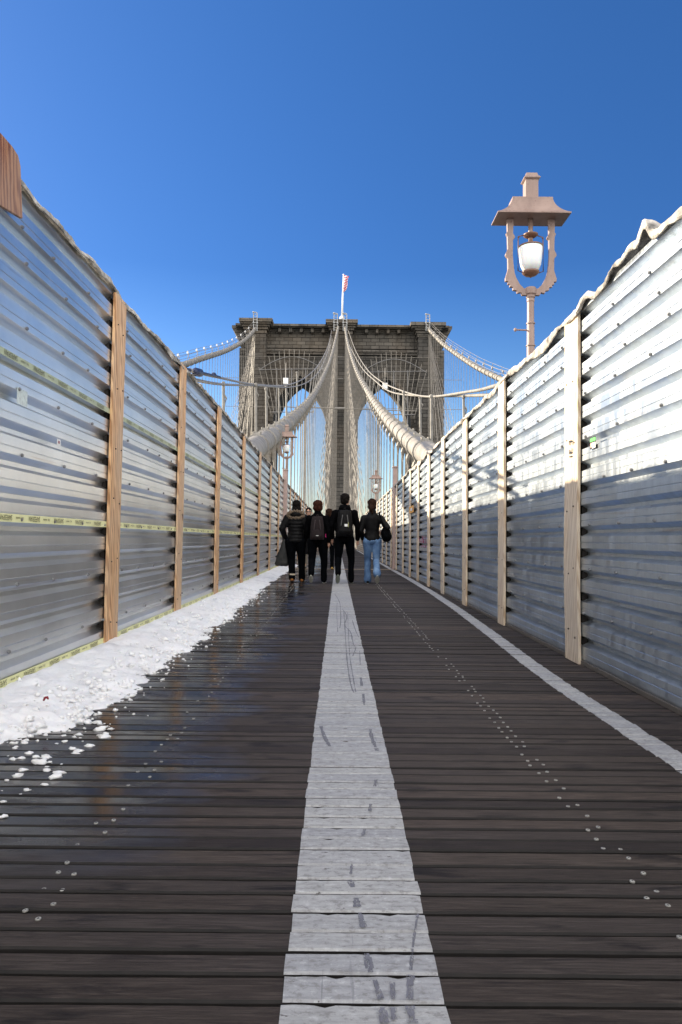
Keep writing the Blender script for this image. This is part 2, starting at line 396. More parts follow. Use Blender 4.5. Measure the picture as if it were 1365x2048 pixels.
# scuff marks drawn on the centre line are in the paint; the marker scribble is real paint strokes
m = MB()
def stroke(pts, w):
    P = [at(px, py, 5) for px, py in pts]; Q = []
    for p in P:
        d = p - CAM; t = -(CAM.z - .0045) / d.z; Q.append(CAM + d * t)
    Q = smoothpath(Q, 4)
    for a, b in zip(Q, Q[1:]):
        t = (b - a); t.z = 0; t.normalize(); n_ = Vector((-t.y, t.x, 0)) * w
        ww = rng.uniform(.6, 1.3)
        m.add([a - n_*ww, b - n_*ww, b + n_*ww, a + n_*ww], [(0, 1, 2, 3)])
for s_, w_ in (([(688,1222),(690,1250),(693,1300),(697,1340),(703,1372),(708,1385)], .004),
               ([(696,1225),(697,1260),(700,1310),(706,1350),(712,1384)], .003), ([(670,1188),(680,1206),(682,1240),(680,1256)], .004),
               ([(685,1218),(694,1232),(690,1250),(700,1262),(706,1275)], .004), ([(705,1240),(712,1262),(718,1274)], .004),
               ([(703,1270),(708,1290),(712,1296),(706,1312)], .004), ([(675,1205),(674,1225),(676,1264)], .003),
               ([(720,1302),(721,1330)], .003), ([(722,1355),(724,1372)], .007), ([(727,1388),(729,1410)], .007),
               ([(741,1458),(744,1475),(750,1490),(755,1502)], .008), ([(642,1452),(650,1475),(660,1492)], .007),
               ([(752,1560),(750,1573)], .006), ([(742,1608),(740,1622)], .006), ([(730,1658),(726,1672)], .005),
               ([(705,1728),(702,1748)], .004), ([(700,1760),(706,1775)], .007), ([(712,1790),(715,1814)], .008),
               ([(720,1825),(728,1855)], .007), ([(734,1907),(742,1945)], .008), ([(750,1960),(762,1998)], .007),
               ([(765,2015),(770,2046)], .009), ([(785,1965),(787,1998)], .005), ([(822,1950),(820,1998)], .007),
               ([(836,1828),(828,1880),(822,1940)], .003), ([(820,2012),(826,2046)], .009), ([(787,2015),(788,2040)], .006)):
    stroke(s_, w_)
sc_ = M('rubber_scuff', (.16, .16, .19), .6); sc_.l(sc_.ramp(sc_.noise(sc_.coord((60, 22, 1)), 2.5, 4, .7), [(.36, 0.0), (.54, .85)]), sc_.b.inputs['Alpha']); scuff = sc_.m; tag(m.build('scuff_marks', scuff, fixn=False), kind='structure')

# deck screws: two converging rows in the picture = two straight rows of joists in the deck
scr = []
for row, xf in ((0, lambda y: -.69 - .012 * (y - 1.3)), (1, lambda y: .785)):
    yy = 1.35 + .01
    while yy < 14:
        for dx in (-.023, .023):
            if rng.random() < ((.86 if yy < 4 else .62) if row else (.62 if yy < 4 else .4)): scr.append((xf(yy) + dx + rng.uniform(-.007, .007), yy + rng.uniform(-.02, .02) + (.012 if dx > 0 else -.012)))
        yy += PW
scr.sort(key=lambda p: p[1]); rest = MB()
def screw(mb_, x, y_, rr=.0066):
    mb_.lathe([(rr, -.001), (rr, .0022), (rr * .8, .0030), (rr * .42, .0030), (rr * .40, .0026)], x, y_, 14)
    mb_.lathe([(rr * .38, .0024), (rr * .34, .0028)], x, y_, 8, mi=1)
for i, (x, y_) in enumerate(scr):
    if i < 100:
        s_ = MB(); screw(s_, 0, 0); o = s_.build('deck_screw', [SCREW, DARK], deck); o.location = (x, y_, 0)
        o.rotation_euler = (rng.uniform(-.1, .1), rng.uniform(-.1, .1), 0)
    else: screw(rest, x, y_)
tag(rest.build('deck_screws', [SCREW, DARK], deck), kind='stuff')

# ------------------------------------------------------------------ text helper
def text_mesh(txt, size):
    cu = bpy.data.curves.new('t', 'FONT'); cu.body = txt; cu.size = size; cu.resolution_u = 2
    o = bpy.data.objects.new('t', cu); C.link(o); dg = bpy.context.evaluated_depsgraph_get()
    me = bpy.data.meshes.new_from_object(o.evaluated_get(dg)); v = [tuple(p.co) for p in me.vertices]; f = [tuple(p.vertices) for p in me.polygons]
    bpy.data.objects.remove(o); bpy.data.curves.remove(cu); bpy.data.meshes.remove(me); return v, f
TV, TF = text_mesh('SAFESPAN', .042); TV2, TF2 = text_mesh('inc. www', .025)

_m = MB(); _m.tube([(-.008, 0, 0), (.008, 0, 0)], .0075, 8); _m.tube([(-.0035, 0, 0), (.0035, 0, 0)], .011, 10)
_o = _m.build('panel_screw', simple('hex_screw', (.25, .25, .25), .4, .6)); SCR_ME = _o.data; bpy.data.objects.remove(_o)
_m = MB(); _m.tube([(-.0085, 0, 0), (.0085, 0, 0)], .0055, 8)
_o = _m.build('nail_head', simple('dull_nail', (.08, .07, .06), .5, .6)); NAIL_ME = _o.data; bpy.data.objects.remove(_o)
# ------------------------------------------------------------------ the two sheet-metal fences
DEP = .050
Z0 = .05
def prof(PITCH, NP):
    P = []; z = Z0; P.append((DEP * .0, z - .02))
    for i in range(NP):
        P += [(0, z), (.0, z + .034), (.0035, z + .037), (.0035, z + .040), (0, z + .043), (0, z + PITCH * .52), (DEP, z + PITCH * .67), (DEP, z + PITCH * .81), (0, z + PITCH * .99)]
        z += PITCH
    P += [(0, z + .03)]
    return P
def fence(side, seams, name, label, mat, boardmat, lean, tarp_fn, PITCH, NP):
    PROF = prof(PITCH, NP); ZTOP = PROF[-1][1]
    xw = FXL if side < 0 else FXR
    root = empty(name, (xw, 4, 0)); tag(root, label, 'fence')
    off = Vector((xw, 4, 0))
    def X(d, z, y_=0): return side * (d + lean * z)      # relative to root
    for i, (ya, yb) in enumerate(zip(seams, seams[1:])):
        near = 1.5 < yb and ya < 12; n = max(2, int((yb - ya) / (.12 if near else .6)))
        mb_ = MB(); V = []; s0 = rng.uniform(0, 99)
        zo = rng.uniform(-.006, .006)
        for j in range(n + 1):
            yy = ya + (yb - ya) * j / n
            for d, z in PROF:
                wv = noise.noise(Vector((yy * 1.4 + s0, z * 1.1, side * 3))) * .004 
                V.append((X(d + wv + .005, z), yy - 4, z + zo + noise.noise(Vector((yy * .8, s0, 0))) * .004))
        n2 = len(PROF); Fs = [(j*n2+q, (j+1)*n2+q, (j+1)*n2+q+1, j*n2+q+1) for j in range(n) for q in range(n2 - 1)]
        mb_.add(V, Fs)
        p = mb_.build('metal_panel', mat, root, fixn=False, smooth=True); p.data.set_sharp_from_angle(angle=R(14))
        sd_ = p.modifiers.new('thick', 'SOLIDIFY'); sd_.thickness = .0015; sd_.offset = 0
        # screws along the valleys' lower edge
        if 2.0 < yb and ya < 11:
            sc = []
            for r_ in range(1, NP):
                zz = Z0 + PITCH * r_ - .006 + .012
                if r_ % 2 == (1 if side < 0 else 0) or r_ > 12:
                    yy = ya + .25 + rng.uniform(0, .2)
                    while yy < yb - .1:
                        x_ = X(0, zz); sc.append((x_ - side * .002, yy - 4, zz))
                        yy += rng.uniform(.42, .62)
            for q_ in sc[:98]:
                o_ = bpy.data.objects.new('panel_screw', SCR_ME); C.link(o_); o_.parent = p; o_.location = q_
        # printed tape on the left fence
        if side < 0 and ya < 22 and yb > 0:
            for zt, hh, mt in ((Z0 + .028, .046, TAPE), (.972, .046, TAPE), (1.853, .040, TAPE_UP)):
                tp = MB(); xf = lambda z: X(-.0035, z)
                tp.add([(xf(zt - hh/2), ya - 4, zt - hh/2), (xf(zt - hh/2), yb - 4, zt - hh/2), (xf(zt + hh/2), yb - 4, zt + hh/2), (xf(zt + hh/2), ya - 4, zt + hh/2)], [(0, 1, 2, 3)])
                yy = ya + .1
                while yy < yb - .3:
                    for TVx, TFx, oy, oz in ((TV, TF, .34, .0155), (TV2, TF2, .12, .009)):
                        q = [(xf(zt) + .0022, yy - 4 + oy - vx * (.82 if TVx is TV else 1), zt + oz - vy) for vx, vy, vz in TVx]
                        if oy == .12: q = [(a, b - .0, c) for a, b, c in q]
                        tp.add(q, TFx, 1)
                    yy += .36
                t_ = tp.build('label_tape', [mt, INK], p, fixn=False)
    # added dark boxes behind the sheets' seams: block light leaks, stand in for groove shade
    for ys in seams:
        if ys < -2 or ys > 66: continue
        mb_ = MB(); a_, b_ = sorted((side * .016, side * .075)); mb_.box(a_, b_, ys - 4 - .12, ys - 4 + .12, .03, ZTOP - .03); mb_.build('seam_blocker', BACK, root)
    # boards
    for i, ys in enumerate(seams):
        if ys < 0 or ys > 70: continue
        w = .275 if side < 0 else .285; w *= rng.uniform(.93, 1.05)
        if abs(ys - 4.9) < 1 or True: top = ZTOP + .005 + rng.uniform(-.02, .02)
        mb_ = MB(); V = []; n = 14; tw = rng.uniform(-1, 1); s0 = rng.uniform(0, 99); shear = 0
        for j in range(n + 1):
            z = .0 + top * j / n; c = noise.noise(Vector((z * .7, s0, 0))) * .03; ww = w * (.5 + .02 * noise.noise(Vector((z * 2, s0, 9))))
            t0, t1 = -.003, -.024 
            wx = abs(noise.noise(Vector((z * .8, s0, 4)))) * .01
            V += [(X(t0, z), ys - 4 + c - ww, z), (X(t1 - wx, z), ys - 4 + c - ww, z), (X(t1 - wx, z), ys - 4 + c + ww, z), (X(t0, z), ys - 4 + c + ww, z)]
        Fs = [(0, 1, 2, 3), tuple(n*4 + q for q in (3, 2, 1, 0))]
        for j in range(n):
            for q in range(4): Fs.append((j*4+q, j*4+(q+1) % 4, (j+1)*4+(q+1) % 4, (j+1)*4+q))
        mb_.add(V, Fs); b = mb_.build('wooden_board', boardmat, root, bevel=.002)
        if ys < 12:
            for zz in np.arange(.2, top - .1, .47):
                for dy in (-.07, .07):
                    o_ = bpy.data.objects.new('nail_head', NAIL_ME); C.link(o_); o_.parent = b; o_.location = (X(-.0245, zz + .0), ys - 4 + dy + rng.uniform(-.02, .02), zz + rng.uniform(-.04, .04))
    # crumpled canvas folded over the top edge
    mb_ = MB(); V = []; ys = []; yy = -1.5
    while yy < 45: ys.append(yy); yy += .03 if yy < 12 else (.08 if yy < 24 else .5)
    nt = 13
    for yy in ys:
        hang, puff, up = tarp_fn(yy)
        h0 = ZTOP + up
        for q in range(nt):
            t = q / (nt - 1)
            if t < .5: a = t / .5; d = -.012 - puff * math.sin(a * math.pi) - .004; z = h0 - hang * (1 - a)
            else: a = (t - .5) / .5; d = -.012 + (.09 + puff) * math.sin(a * math.pi / 2); z = h0 - hang * 1.2 * a ** 1.6
            if abs(t - .5) < .13: z += puff * .45 * (1 - abs(t - .5) / .13)
            nz = noise.noise(Vector((yy * 3.1, t * 3, side * 7))) * .02 + noise.noise(Vector((yy * 9, t * 5, side * 5))) * .012 + noise.noise(Vector((yy * 24, t * 9, side))) * .007
            V.append((X(min(d, .02 + .1) - abs(nz) * (.8 if t < .5 else 0), z), yy - 4, z + nz * .9))
    Fs = [(i*nt+q, (i+1)*nt+q, (i+1)*nt+q+1, i*nt+q+1) for i in range(len(ys) - 1) for q in range(nt - 1)]
    mb_.add(V, Fs); o = mb_.build('tarpaulin_edge', TARP, root, smooth=True, fixn=False); o.data.set_sharp_from_angle(angle=R(24))
    o.modifiers.new('thick', 'SOLIDIFY').thickness = .004
    # bottom rail
    mb_ = MB(); mb_.box(side * .012 - .02, side * .012 + .02, -10, 66, .002, .028); mb_.build('bottom_rail', simple('rail%d' % side, (.10, .085, .07), .7), root)
    return root, X

def nz1(y_, s, f): return noise.noise(Vector((y_ * f, s, 0)))
seamsL = [-8.4, -6, -3.6, -1.8, .6, 3.05, 5.57, 7.87, 10.3, 13.06, 15.75, 18.3, 20.9]
while seamsL[-1] < 66: seamsL.append(seamsL[-1] + 2.5)
seamsR = [-8.2, -5.8, -3.4, -1.0, 1.0, 2.95, 5.17, 7.41, 9.57, 11.6, 13.4, 15.2, 16.9, 18.7]
while seamsR[-1] < 66: seamsR.append(seamsR[-1] + 2.1)
tarpL = lambda y_: (.03 + .08 * abs(nz1(y_, 1, 1.3)), .006 + .035 * max(0, nz1(y_, 2, 1.5)), .015 + .05 * nz1(y_, 3, .9) + .03 * nz1(y_, 5, 3.1))
def tarpR(y_):
    b = math.exp(-((y_ - 3.92) / .07) ** 2) * .12 + math.exp(-((y_ - 4.12) / .12) ** 2) * .06 + math.exp(-((y_ - 4.85) / .10) ** 2) * .06 + math.exp(-((y_ - 4.35) / .10) ** 2) * .05
    return (.035 + .11 * abs(nz1(y_, 11, 1.1)), .006 + .035 * max(0, nz1(y_, 12, 1.3)), .0 + .045 * nz1(y_, 13, .9) + b)
fl, XL = fence(-1, seamsL, 'sheet_metal_fence', 'left corrugated steel fence with yellow printed tapes and a snow bank at its foot', STEEL_L, PINE, -.004, tarpL, .182, 15)
fr, XR = fence(1, seamsR, 'sheet_metal_fence', 'right corrugated steel fence, its upper half in white sunlight', STEEL_R, PINE_R, 0.0, tarpR, .1565, 16)

# loose corner of the canvas with its eyelet, sticking up near the right edge
fa = at(1330, 478, 3.95); fa.x = max(fa.x, FXR + .01)
mb_ = MB(); V = []
for j in range(9):
    for i in range(7):
        u, v = i / 6, j / 8; V.append((-.045 + .085 * u - .01 * v + .006 * math.sin(v * 7), .012 * math.sin(u * 5 + v * 3) + .02 * v, -.05 + .135 * v - .03 * u * v))
mb_.add(V, [(j*7+i, j*7+i+1, (j+1)*7+i+1, (j+1)*7+i) for j in range(8) for i in range(6)])
fo = mb_.build('canvas_flap', TARP, fr, smooth=True, fixn=False); fo.location = fa - fr.location; fo.modifiers.new('thick', 'SOLIDIFY').thickness = .006
mb_ = MB(); mb_.tube([(-.004, -.012, .045), (-.004, .03, .045)], .011, 14); mb_.build('eyelet', simple('rusty_eyelet', (.12, .05, .02), .5, .5), fo)
# plywood piece high on the left, nearest the camera
mb_ = MB()
def ply_at(px, py):
    d = at(px, py, 1) - CAM; q = CAM + d * ((FXL + .045 - CAM.x) / d.x); return (q.y, q.z)
poly = [ply_at(-260, 150), ply_at(-8, 408), ply_at(40, 437), ply_at(36, 332), ply_at(31, 310), ply_at(20, 293), ply_at(0, 270), ply_at(-200, 60)]
pts = [(a, b) for a, b in poly]; n = len(pts)
V = [(.005 + 1.80 + FXL + .035, a - 4, b) for a, b in pts] + [(.005 + .055 + 1.80 + FXL, a - 4, b) for a, b in pts]
mb_.add(V, [tuple(range(n)), tuple(range(2*n-1, n-1, -1))] + [(i, (i+1) % n, (i+1) % n + n, i + n) for i in range(n)])
o = mb_.build('plywood_sheet', PLY, fl, bevel=.003); o['label'] = 'weathered plywood sheet with a rounded corner'

# stickers and marks
def flat(px0, py0, px1, py1, xplane, nm, mats, parent, rects, lab=None):
    """small flat sticker on a fence face; rects in 0..1"""
    def hit(px, py):
        d = at(px, py, 1) - CAM; t = (xplane - CAM.x) / d.x; return CAM + d * t
    a = hit(px0, py0); b = hit(px1, py1); mb2 = MB(); po = parent.location
    for (u0, v0, u1, v1, mi, lift) in rects:
        y0_ = a.y + (b.y - a.y) * u0; y1_ = a.y + (b.y - a.y) * u1; z0_ = a.z + (b.z - a.z) * v0; z1_ = a.z + (b.z - a.z) * v1
        xx = xplane - lift * (1 if xplane > 0 else -1)
        mb2.add([(xx - po.x, y0_ - po.y, z0_), (xx - po.x, y1_ - po.y, z0_), (xx - po.x, y1_ - po.y, z1_), (xx - po.x, y0_ - po.y, z1_)], [(0, 1, 2, 3)])
        mb2.m[-1] = mi
    o = mb2.build(nm, mats, parent, fixn=False)
    if lab: o['label'] = lab
    return o
GREEN = simple('sticker_green', (.12, .55, .12), .4); BLACK = simple('sticker_black', (.01, .01, .01), .4); PINK = simple('pink_spray', (.55, .05, .16), .6, 0, .3, 20)
_pk = M('pink_spray', (.45, .06, .15), .6); _pk.l(_pk.ramp(_pk.noise(_pk.coord((1, .5, 1)), 9, 4, .7), [(.44, 0.0), (.60, .7)]), _pk.b.inputs['Alpha']); PINK = _pk.m
ORANGE = simple('orange_tag', (.75, .33, .02), .4); PAPER = simple('torn_paper', (.55, .62, .60), .6, 0, .25, 40); RED = simple('dark_red', (.25, .005, .02), .4)
SALMON = simple('sticker_salmon', (.75, .35, .28), .5)
flat(1181, 876, 1193, 895, FXR - .006, 'sticker', [BLACK, GREEN, SALMON, WHITE], fr, [(0,0,1,1,0,.001), (.05,.08,.95,.38,1,.002), (.08,.48,.5,.85,2,.002), (.4,.5,.95,.98,3,.0028)], 'small green and black sticker')
o = flat(1139, 882, 1146, 912, FXR - .034, 'marker_writing', [BLACK], fr, [(0,.0,.8,.10,0,.001), (.0,0,.2,.25,0,.001), (.8,.06,1,.3,0,.001), (0,.55,.25,.82,0,.001), (.25,.7,.8,.8,0,.001), (.7,.5,.9,.7,0,.001), (0,.95,.9,1.02,0,.001)])
flat(34, 774, 54, 815, FXL + .006, 'torn_sticker', [PAPER], fl, [(0,0,1,1,0,.001)], 'torn white paper sticker')
flat(114, 877, 121, 892, FXL + .006, 'small_sticker', [WHITE, RED], fl, [(0,0,1,1,0,.001), (.3,.3,.7,.7,1,.002)])
flat(838, 1073, 853, 1084, FXR - .006, 'pink_spray_paint', [PINK], fr, [(0,0,1,1,0,.001), (.2,.9,1.3,1.2,0,.001)])
flat(842, 1090, 856, 1096, FXR - .006, 'pink_spray_paint', [PINK], fr, [(0,0,1,1,0,.001)])
flat(819, 1014, 828, 1024, FXR - .034, 'orange_tag', [ORANGE, WHITE], fr, [(0,0,1,1,0,.001), (.3,.3,.7,.7,1,.003)], 'square orange tag with a white centre')

# steel posts that break the fences at the expansion joint
for sx_, yy, lab in ((-1, 22.9, 'pinkish steel post standing in the left fence under the lamp'), (1, 21.6, 'pinkish steel post standing in the right fence, behind the orange tag')):
    t = empty('steel_post', (sx_ * 1.74, yy, 0)); tag(t, lab, 'post', 'steel posts at the deck joint')
    mb_ = MB(); mb_.box(-.06, .06, -.13, .13, 0, 3.12); mb_.build('post_shaft', POSTM, t, bevel=.006)
    mb_ = MB(); mb_.box(-.08, .08, -.16, .16, 3.12, 3.16); mb_.build('post_cap', POSTM, t, bevel=.004)
    mb_ = MB(); mb_.box(-.1, .1, -.18, .18, 0.005, .03); mb_.build('base_plate', POSTM, t)

# ------------------------------------------------------------------ snow bank
mb_ = MB(); ysn = []; yy = 1.9
while yy < 9: ysn.append(yy); yy += .014 + max(0, yy - 3) * .004
while yy < 24: ysn.append(yy); yy += .07
xs = np.linspace(-1.795, -.75, 84); H = {}
def edge(y_):
    e = -1.16 + .13 * nz1(y_, 21, 1.1) + .09 * nz1(y_, 22, 3.7) + .05 * nz1(y_, 27, 11)
    if y_ < 3.25: e -= (3.25 - y_) * .8
    if y_ > 6: e -= min(.18, (y_ - 6) * .02)
    return e
idx = {}; V = []
for i, yy in enumerate(ysn):
    e = edge(yy)
    for j, x in enumerate(xs):
        d = e - x
        p3 = Vector((x * 1.0, yy * 1.0, 0))
        lump = noise.noise(p3 * 5) * .5 + noise.noise(p3 * 12) * .32 + noise.noise(p3 * 27 + Vector((4, 4, 0))) * .26 + noise.noise(p3 * 60) * .12
        base = (.105 * (1 - math.exp(-max(d, 0) / .30)) if d > 0 else d * .9)
        core = min(1, max(0, d / .3))
        h = base + lump * (.046 - .008 * core) * min(1, max(0, (d + .35) / .35)) - .006
        if yy < 3.3: h -= (3.3 - yy) * .028
        h *= (1 - .30 * math.exp(-((x + 1.8) / .05) ** 2))
        idx[(i, j)] = (len(V), h); V.append((x, yy, max(h, -.01)))
Fs = []
for i in range(len(ysn) - 1):
    for j in range(len(xs) - 1):
        q = [idx[(i, j)], idx[(i, j+1)], idx[(i+1, j+1)], idx[(i+1, j)]]
        if max(a[1] for a in q) > .001: Fs.append(tuple(a[0] for a in q))
mb_.add(V, Fs)
def lumpy(c, r, flatten=.85):
    n_, m_ = 7, 5; V = []; Fs = []
    s0 = rng.uniform(0, 99)
    for a in range(m_ + 1):
        ph = -math.pi/2 + math.pi * a / m_
        for b in range(n_):
            w = 2*math.pi*b/n_; d = Vector((math.cos(ph)*math.cos(w), math.cos(ph)*math.sin(w), math.sin(ph)))
            rr = r * (1 + .9 * noise.noise(d * 2.3 + Vector((s0, 0, 0))))
            V.append((c[0]+d.x*rr*1.3, c[1]+d.y*rr, c[2]+d.z*rr*flatten))
    for a in range(m_):
        for b in range(n_): Fs.append((a*n_+b, a*n_+(b+1) % n_, (a+1)*n_+(b+1) % n_, (a+1)*n_+b))
    mb_.add(V, Fs)
for _ in range(1500):
    yy = 1.9 + 10 * rng.random() ** 1.6; e = edge(yy) if yy > 3 else edge(yy) + .0
    x = e + rng.gauss(-.10, .12); r = abs(rng.gauss(.002, .0065)) + .002
    if x < -1.78 or r > .019: continue
    if x > e + .05: r *= .6
    h = max(0, (e - x)) * .25
    lumpy((x, yy, h + r * .25), r)
for _ in range(160):
    yy = rng.uniform(2.0, 3.4); x = rng.uniform(-1.75, -1.0); lumpy((x, yy, .002), abs(rng.gauss(.008, .006)) + .002, .45)
tag(mb_.build('snow', SNOW, smooth=True, fixn=False), 'bank of white snow along the foot of the left fence', 'snow', kind='stuff')
p = at(92, 1402, 1); d = p - CAM; t = -(CAM.z - .115) / d.z; p = CAM + d * t
mb_ = MB(); mb_.tube([(-.012, 0, .0), (-.006, .004, .014), (.006, .0, .016), (.012, -.003, .008)], [.004, .006, .006, .003], 8)
o = mb_.build('red_leaf', RED, smooth=True); o.location = p; tag(o, 'tiny dark red curled leaf lying on the snow bank', 'leaf')

# ------------------------------------------------------------------ street lamps
GLASS = M('frosted_glass', (.80, .82, .80), .35); GLASS.b.inputs['Transmission Weight'].default_value = .0
GLASS.b.inputs['Subsurface Weight'].default_value = .3; GLASS = GLASS.m
def make_lamp(loc, label, drop):
    t = empty('street_lamp', loc); tag(t, label, 'lamp', 'lamps along the walkway')
    z = lambda c: (860 - c) * .001441          # crop row -> height above the collar top
    k = .001441
    def taper(rows, mi=0, my=.36):
        V = []; Fs = []; mb2 = MB()
        for w, zz in rows: V += [(-w, -w*my - .0, zz), (w, -w*my, zz), (w, w*my, zz), (-w, w*my, zz)]
        for i in range(len(rows) - 1):
            for q in range(4): Fs.append((i*4+q, i*4+(q+1) % 4, (i+1)*4+(q+1) % 4, (i+1)*4+q))
        Fs += [(3, 2, 1, 0), tuple(len(rows)*4 - 4 + q for q in range(4))]
        mb2.add(V, Fs); return mb2
    zr = z(378) - .00; rows = []
    for u in np.linspace(0, 1, 9): rows.append((.354 - .159 * (1 - (1 - u) ** 1.9), zr + .175 * u ** 1.25))
    rows = [(.346, zr - .014), (.354, zr - .012)] + rows
    rf = taper(rows, my=.42); rf.build('roof', LAMP, t)
    ch = taper([(.061, zr + .17), (.061, z(128)), (.066, z(126)), (.079, z(118)), (.079, z(112)), (.060, z(98)), (.052, z(78)), (.046, z(76))], my=.9)
    ch.build('chimney', LAMP, t)
    for sx_ in (-1, 1):      # bracket arm: flat plate with stepped ornaments
        O = [(.170, zr - .01), (.236, zr - .01), (.232, z(480)), (.245, z(490)), (.232, z(512)), (.228, z(600)), (.250, z(632)), (.250, z(642)), (.228, z(662)), (.226, z(740)), (.240, z(775)),
             (.252, z(800)), (.250, z(820)), (.222, z(822)), (.228, z(840)), (.206, z(842)), (.208, z(858)), (.178, z(860)), (.176, z(880)), (.140, z(885)), (.134, z(902)), (.098, z(896)), (.085, z(915)), (.030, z(915)),
             (.030, z(872)), (.070, z(868)), (.110, z(840)), (.145, z(795)), (.160, z(765)), (.172, z(700)), (.178, z(640)), (.176, z(532)), (.158, z(520)), (.160, z(508)), (.176, z(490))]
        mb2 = MB(); mb2.prism([(sx_ * (a - .0), b) for a, b in O], -.018, .018); mb2.build('bracket_arm', LAMP, t, bevel=.002)
    g = MB(); g.lathe([(.030, z(752)), (.074, z(742)), (.098, z(705)), (.109, z(655)), (.113, z(612)), (.113, z(585)), (.107, z(574)), (.03, z(572))], 0, 0, 28)
    globe = g.build('glass_globe', GLASS, t, smooth=True)
    c = MB(); c.lathe([(.113, z(584)), (.117, z(580)), (.117, z(574)), (.110, z(571))], 0, 0, 28)
    c.lathe([(.004, z(792)), (.012, z(786)), (.020, z(780)), (.055, z(775)), (.080, z(760)), (.084, z(750)), (.060, z(743))], 0, 0, 24)
    c.lathe([(.020, z(520)), (.045, z(512)), (.070, z(500)), (.072, z(492)), (.045, z(484)), (.02, z(482))], 0, 0, 24)
    for w in (0, 2):
        an = w * math.pi / 2 + .05; ca, sa = math.cos(an), math.sin(an)
        c.tube([(.06*ca, .06*sa, z(496)), (0.124*ca, 0.124*sa, z(510)), (0.124*ca, 0.124*sa, z(590)), (.126*ca, .126*sa, z(745)), (.07*ca, .07*sa, z(758))], .0055, 6)
        c.ell((.120*ca, .120*sa, z(512)), .01, .01, .012, 8, 5)
    c.build('globe_cage', LAMPD, t, smooth=True)
    c = MB(); c.tube([(0, 0, zr), (0, 0, z(572))], .023, 12); c.build('stem', LAMP, t, smooth=True)
    c = MB(); c.lathe([(.036, z(935)), (.043, z(930)), (.044, z(915)), (.054, z(905)), (.056, z(872)), (.050, z(862)), (.030, z(856))], 0, 0, 20)
    c.build('collar', LAMP, t)
    c = MB()
    pr = [(.050, -drop), (.050, z(1262)), (.046, z(1262)), (.046, z(1256)), (.037, z(1252)), (.036, z(1112)), (.043, z(1110)), (.043, z(1102)), (.034, z(1098)), (.034, z(960)), (.038, z(955)), (.036, z(935))]
    pr[0] = (.040, -drop); pr[1] = (.038, z(1264)); c.lathe(pr, 0, 0, 18)
    c.build('post', LAMP, t)
    c = MB(); c.tube([(-.03, 0, z(1152)), (-.145, 0, z(1150))], .008, 8); c.ell((-.15, 0, z(1150)), .015, .015, .019, 10, 6); c.build('ladder_rest', LAMP, t)
    t.rotation_euler.z = R(0)
    return t
p = at(1062, 320 + 860/3.37, 6.75)
make_lamp(p, 'large pink lamp rising above the right fence, nearest of the lamps', 4.0)
p = at(573.5, 1010 - 98, 25.0); p = at(573.5, 913, 24.6)
make_lamp(p, 'pink lamp above the left fence, beneath the thick main cable', 4.5)
p = at(752, 984, 36); make_lamp(p, 'smallest pink lamp, seen between the ropes above the woman in jeans', 4.0)

# ------------------------------------------------------------------ bridge tower
YB, YW, YBK = 133.0, 135.4, 147.0
tw = empty('bridge_tower', at(684.5, 1080, YW).xyz.to_tuple()); tw.location.z = 0
tag(tw, 'tall stone bridge tower with two pointed arches and a flag on top', 'tower')
TL = tw.location.copy()
def tb(mb_, name, mat, bevel=0): 
    mb_.v = [(a - TL.x, b - TL.y, c - TL.z) for a, b, c in mb_.v]; return mb_.build(name, mat, tw, bevel=bevel)
def ax(px, py=700, Y=YB): return at(px, py, Y).x
def az_(py, Y=YB, px=684): return at(px, py, Y).z
zS = az_(698, YW); ZB = -38
half = 5.15; spring = az_(880, YW) ; rad = 11.2
def arch_pts(c, n=22):
    P = []; H = math.sqrt(rad**2 - (rad - half)**2)
    for i in range(n + 1):                       # left side up
        z = H * i / n; x = math.sqrt(rad*rad - z*z) - (rad - half); P.append((c - x, spring + z))
    P2 = [(2*c - a, b) for a, b in P[:-1]][::-1]
    return P + P2
cl, cr = ax(599.6, 800, YW), ax(769.8, 800, YW)
xl, xr = ax(479, 700, YW), ax(889, 700, YW)
apexz = az_(752, YW); Hh = math.sqrt(rad**2 - (rad - half)**2); spring = apexz - Hh
# right piece order: outline clockwise with both arch openings reaching the base
poly = [(xl, ZB), (xl, zS), (xr, zS), (xr, ZB), (cr + half, ZB)] + arch_pts(cr)[::-1] + [(cr - half, ZB), (cl + half, ZB)] + arch_pts(cl)[::-1] + [(cl - half, ZB)]
m = MB(); m.prism(poly, YW, YBK); tb(m, 'arch_wall', STONE)
# recessed arch rings (voussoirs) slightly proud
for c in (cl, cr):
    m = MB(); A = arch_pts(c, 20); n = len(A)
    for i in range(n - 1):
        (x0, z0), (x1, z1) = A[i], A[i+1]
        def outw(x, z, k=1.0):
            dx, dz = x - c, z - spring + 2; l_ = math.hypot(dx, dz); return (x + dx / l_ * k, z + dz / l_ * k)
        a, b = outw(x0, z0), outw(x1, z1)
        if i % 1 == 0: m.prism([(x0, z0 + .01), (x1, z1 + .01), b, a], YW - .12, YW + .3)
    tb(m, 'arch_ring', STONE2)
zc = az_(663, YW)
m = MB(); m.box(xl + .5, xr - .5, YW - .15, YBK - .2, az_(697, YW), zc); tb(m, 'frieze_panel', STONE2)
m = MB(); m.box(xl + .2, xr - .2, YW - .75, YBK, az_(709, YW - .7), az_(704, YW - .7)); m.box(xl + .2, xr - .2, YW - 1.0, YBK, az_(704, YW - 1), az_(699, YW - 1)); tb(m, 'string_course', STONE2)
m = MB()
for z0, z1, pr in ((664, 660, .5), (660, 656, 1.0), (656, 652.5, 1.7), (652.5, 648.5, 2.3)):
    yy = YW - pr; m.box(ax(474, 700, YW), ax(895, 700, YW), yy, YBK + .5, az_(z0, yy), az_(z1, yy) + .02)
xx = ax(545) + 1; 
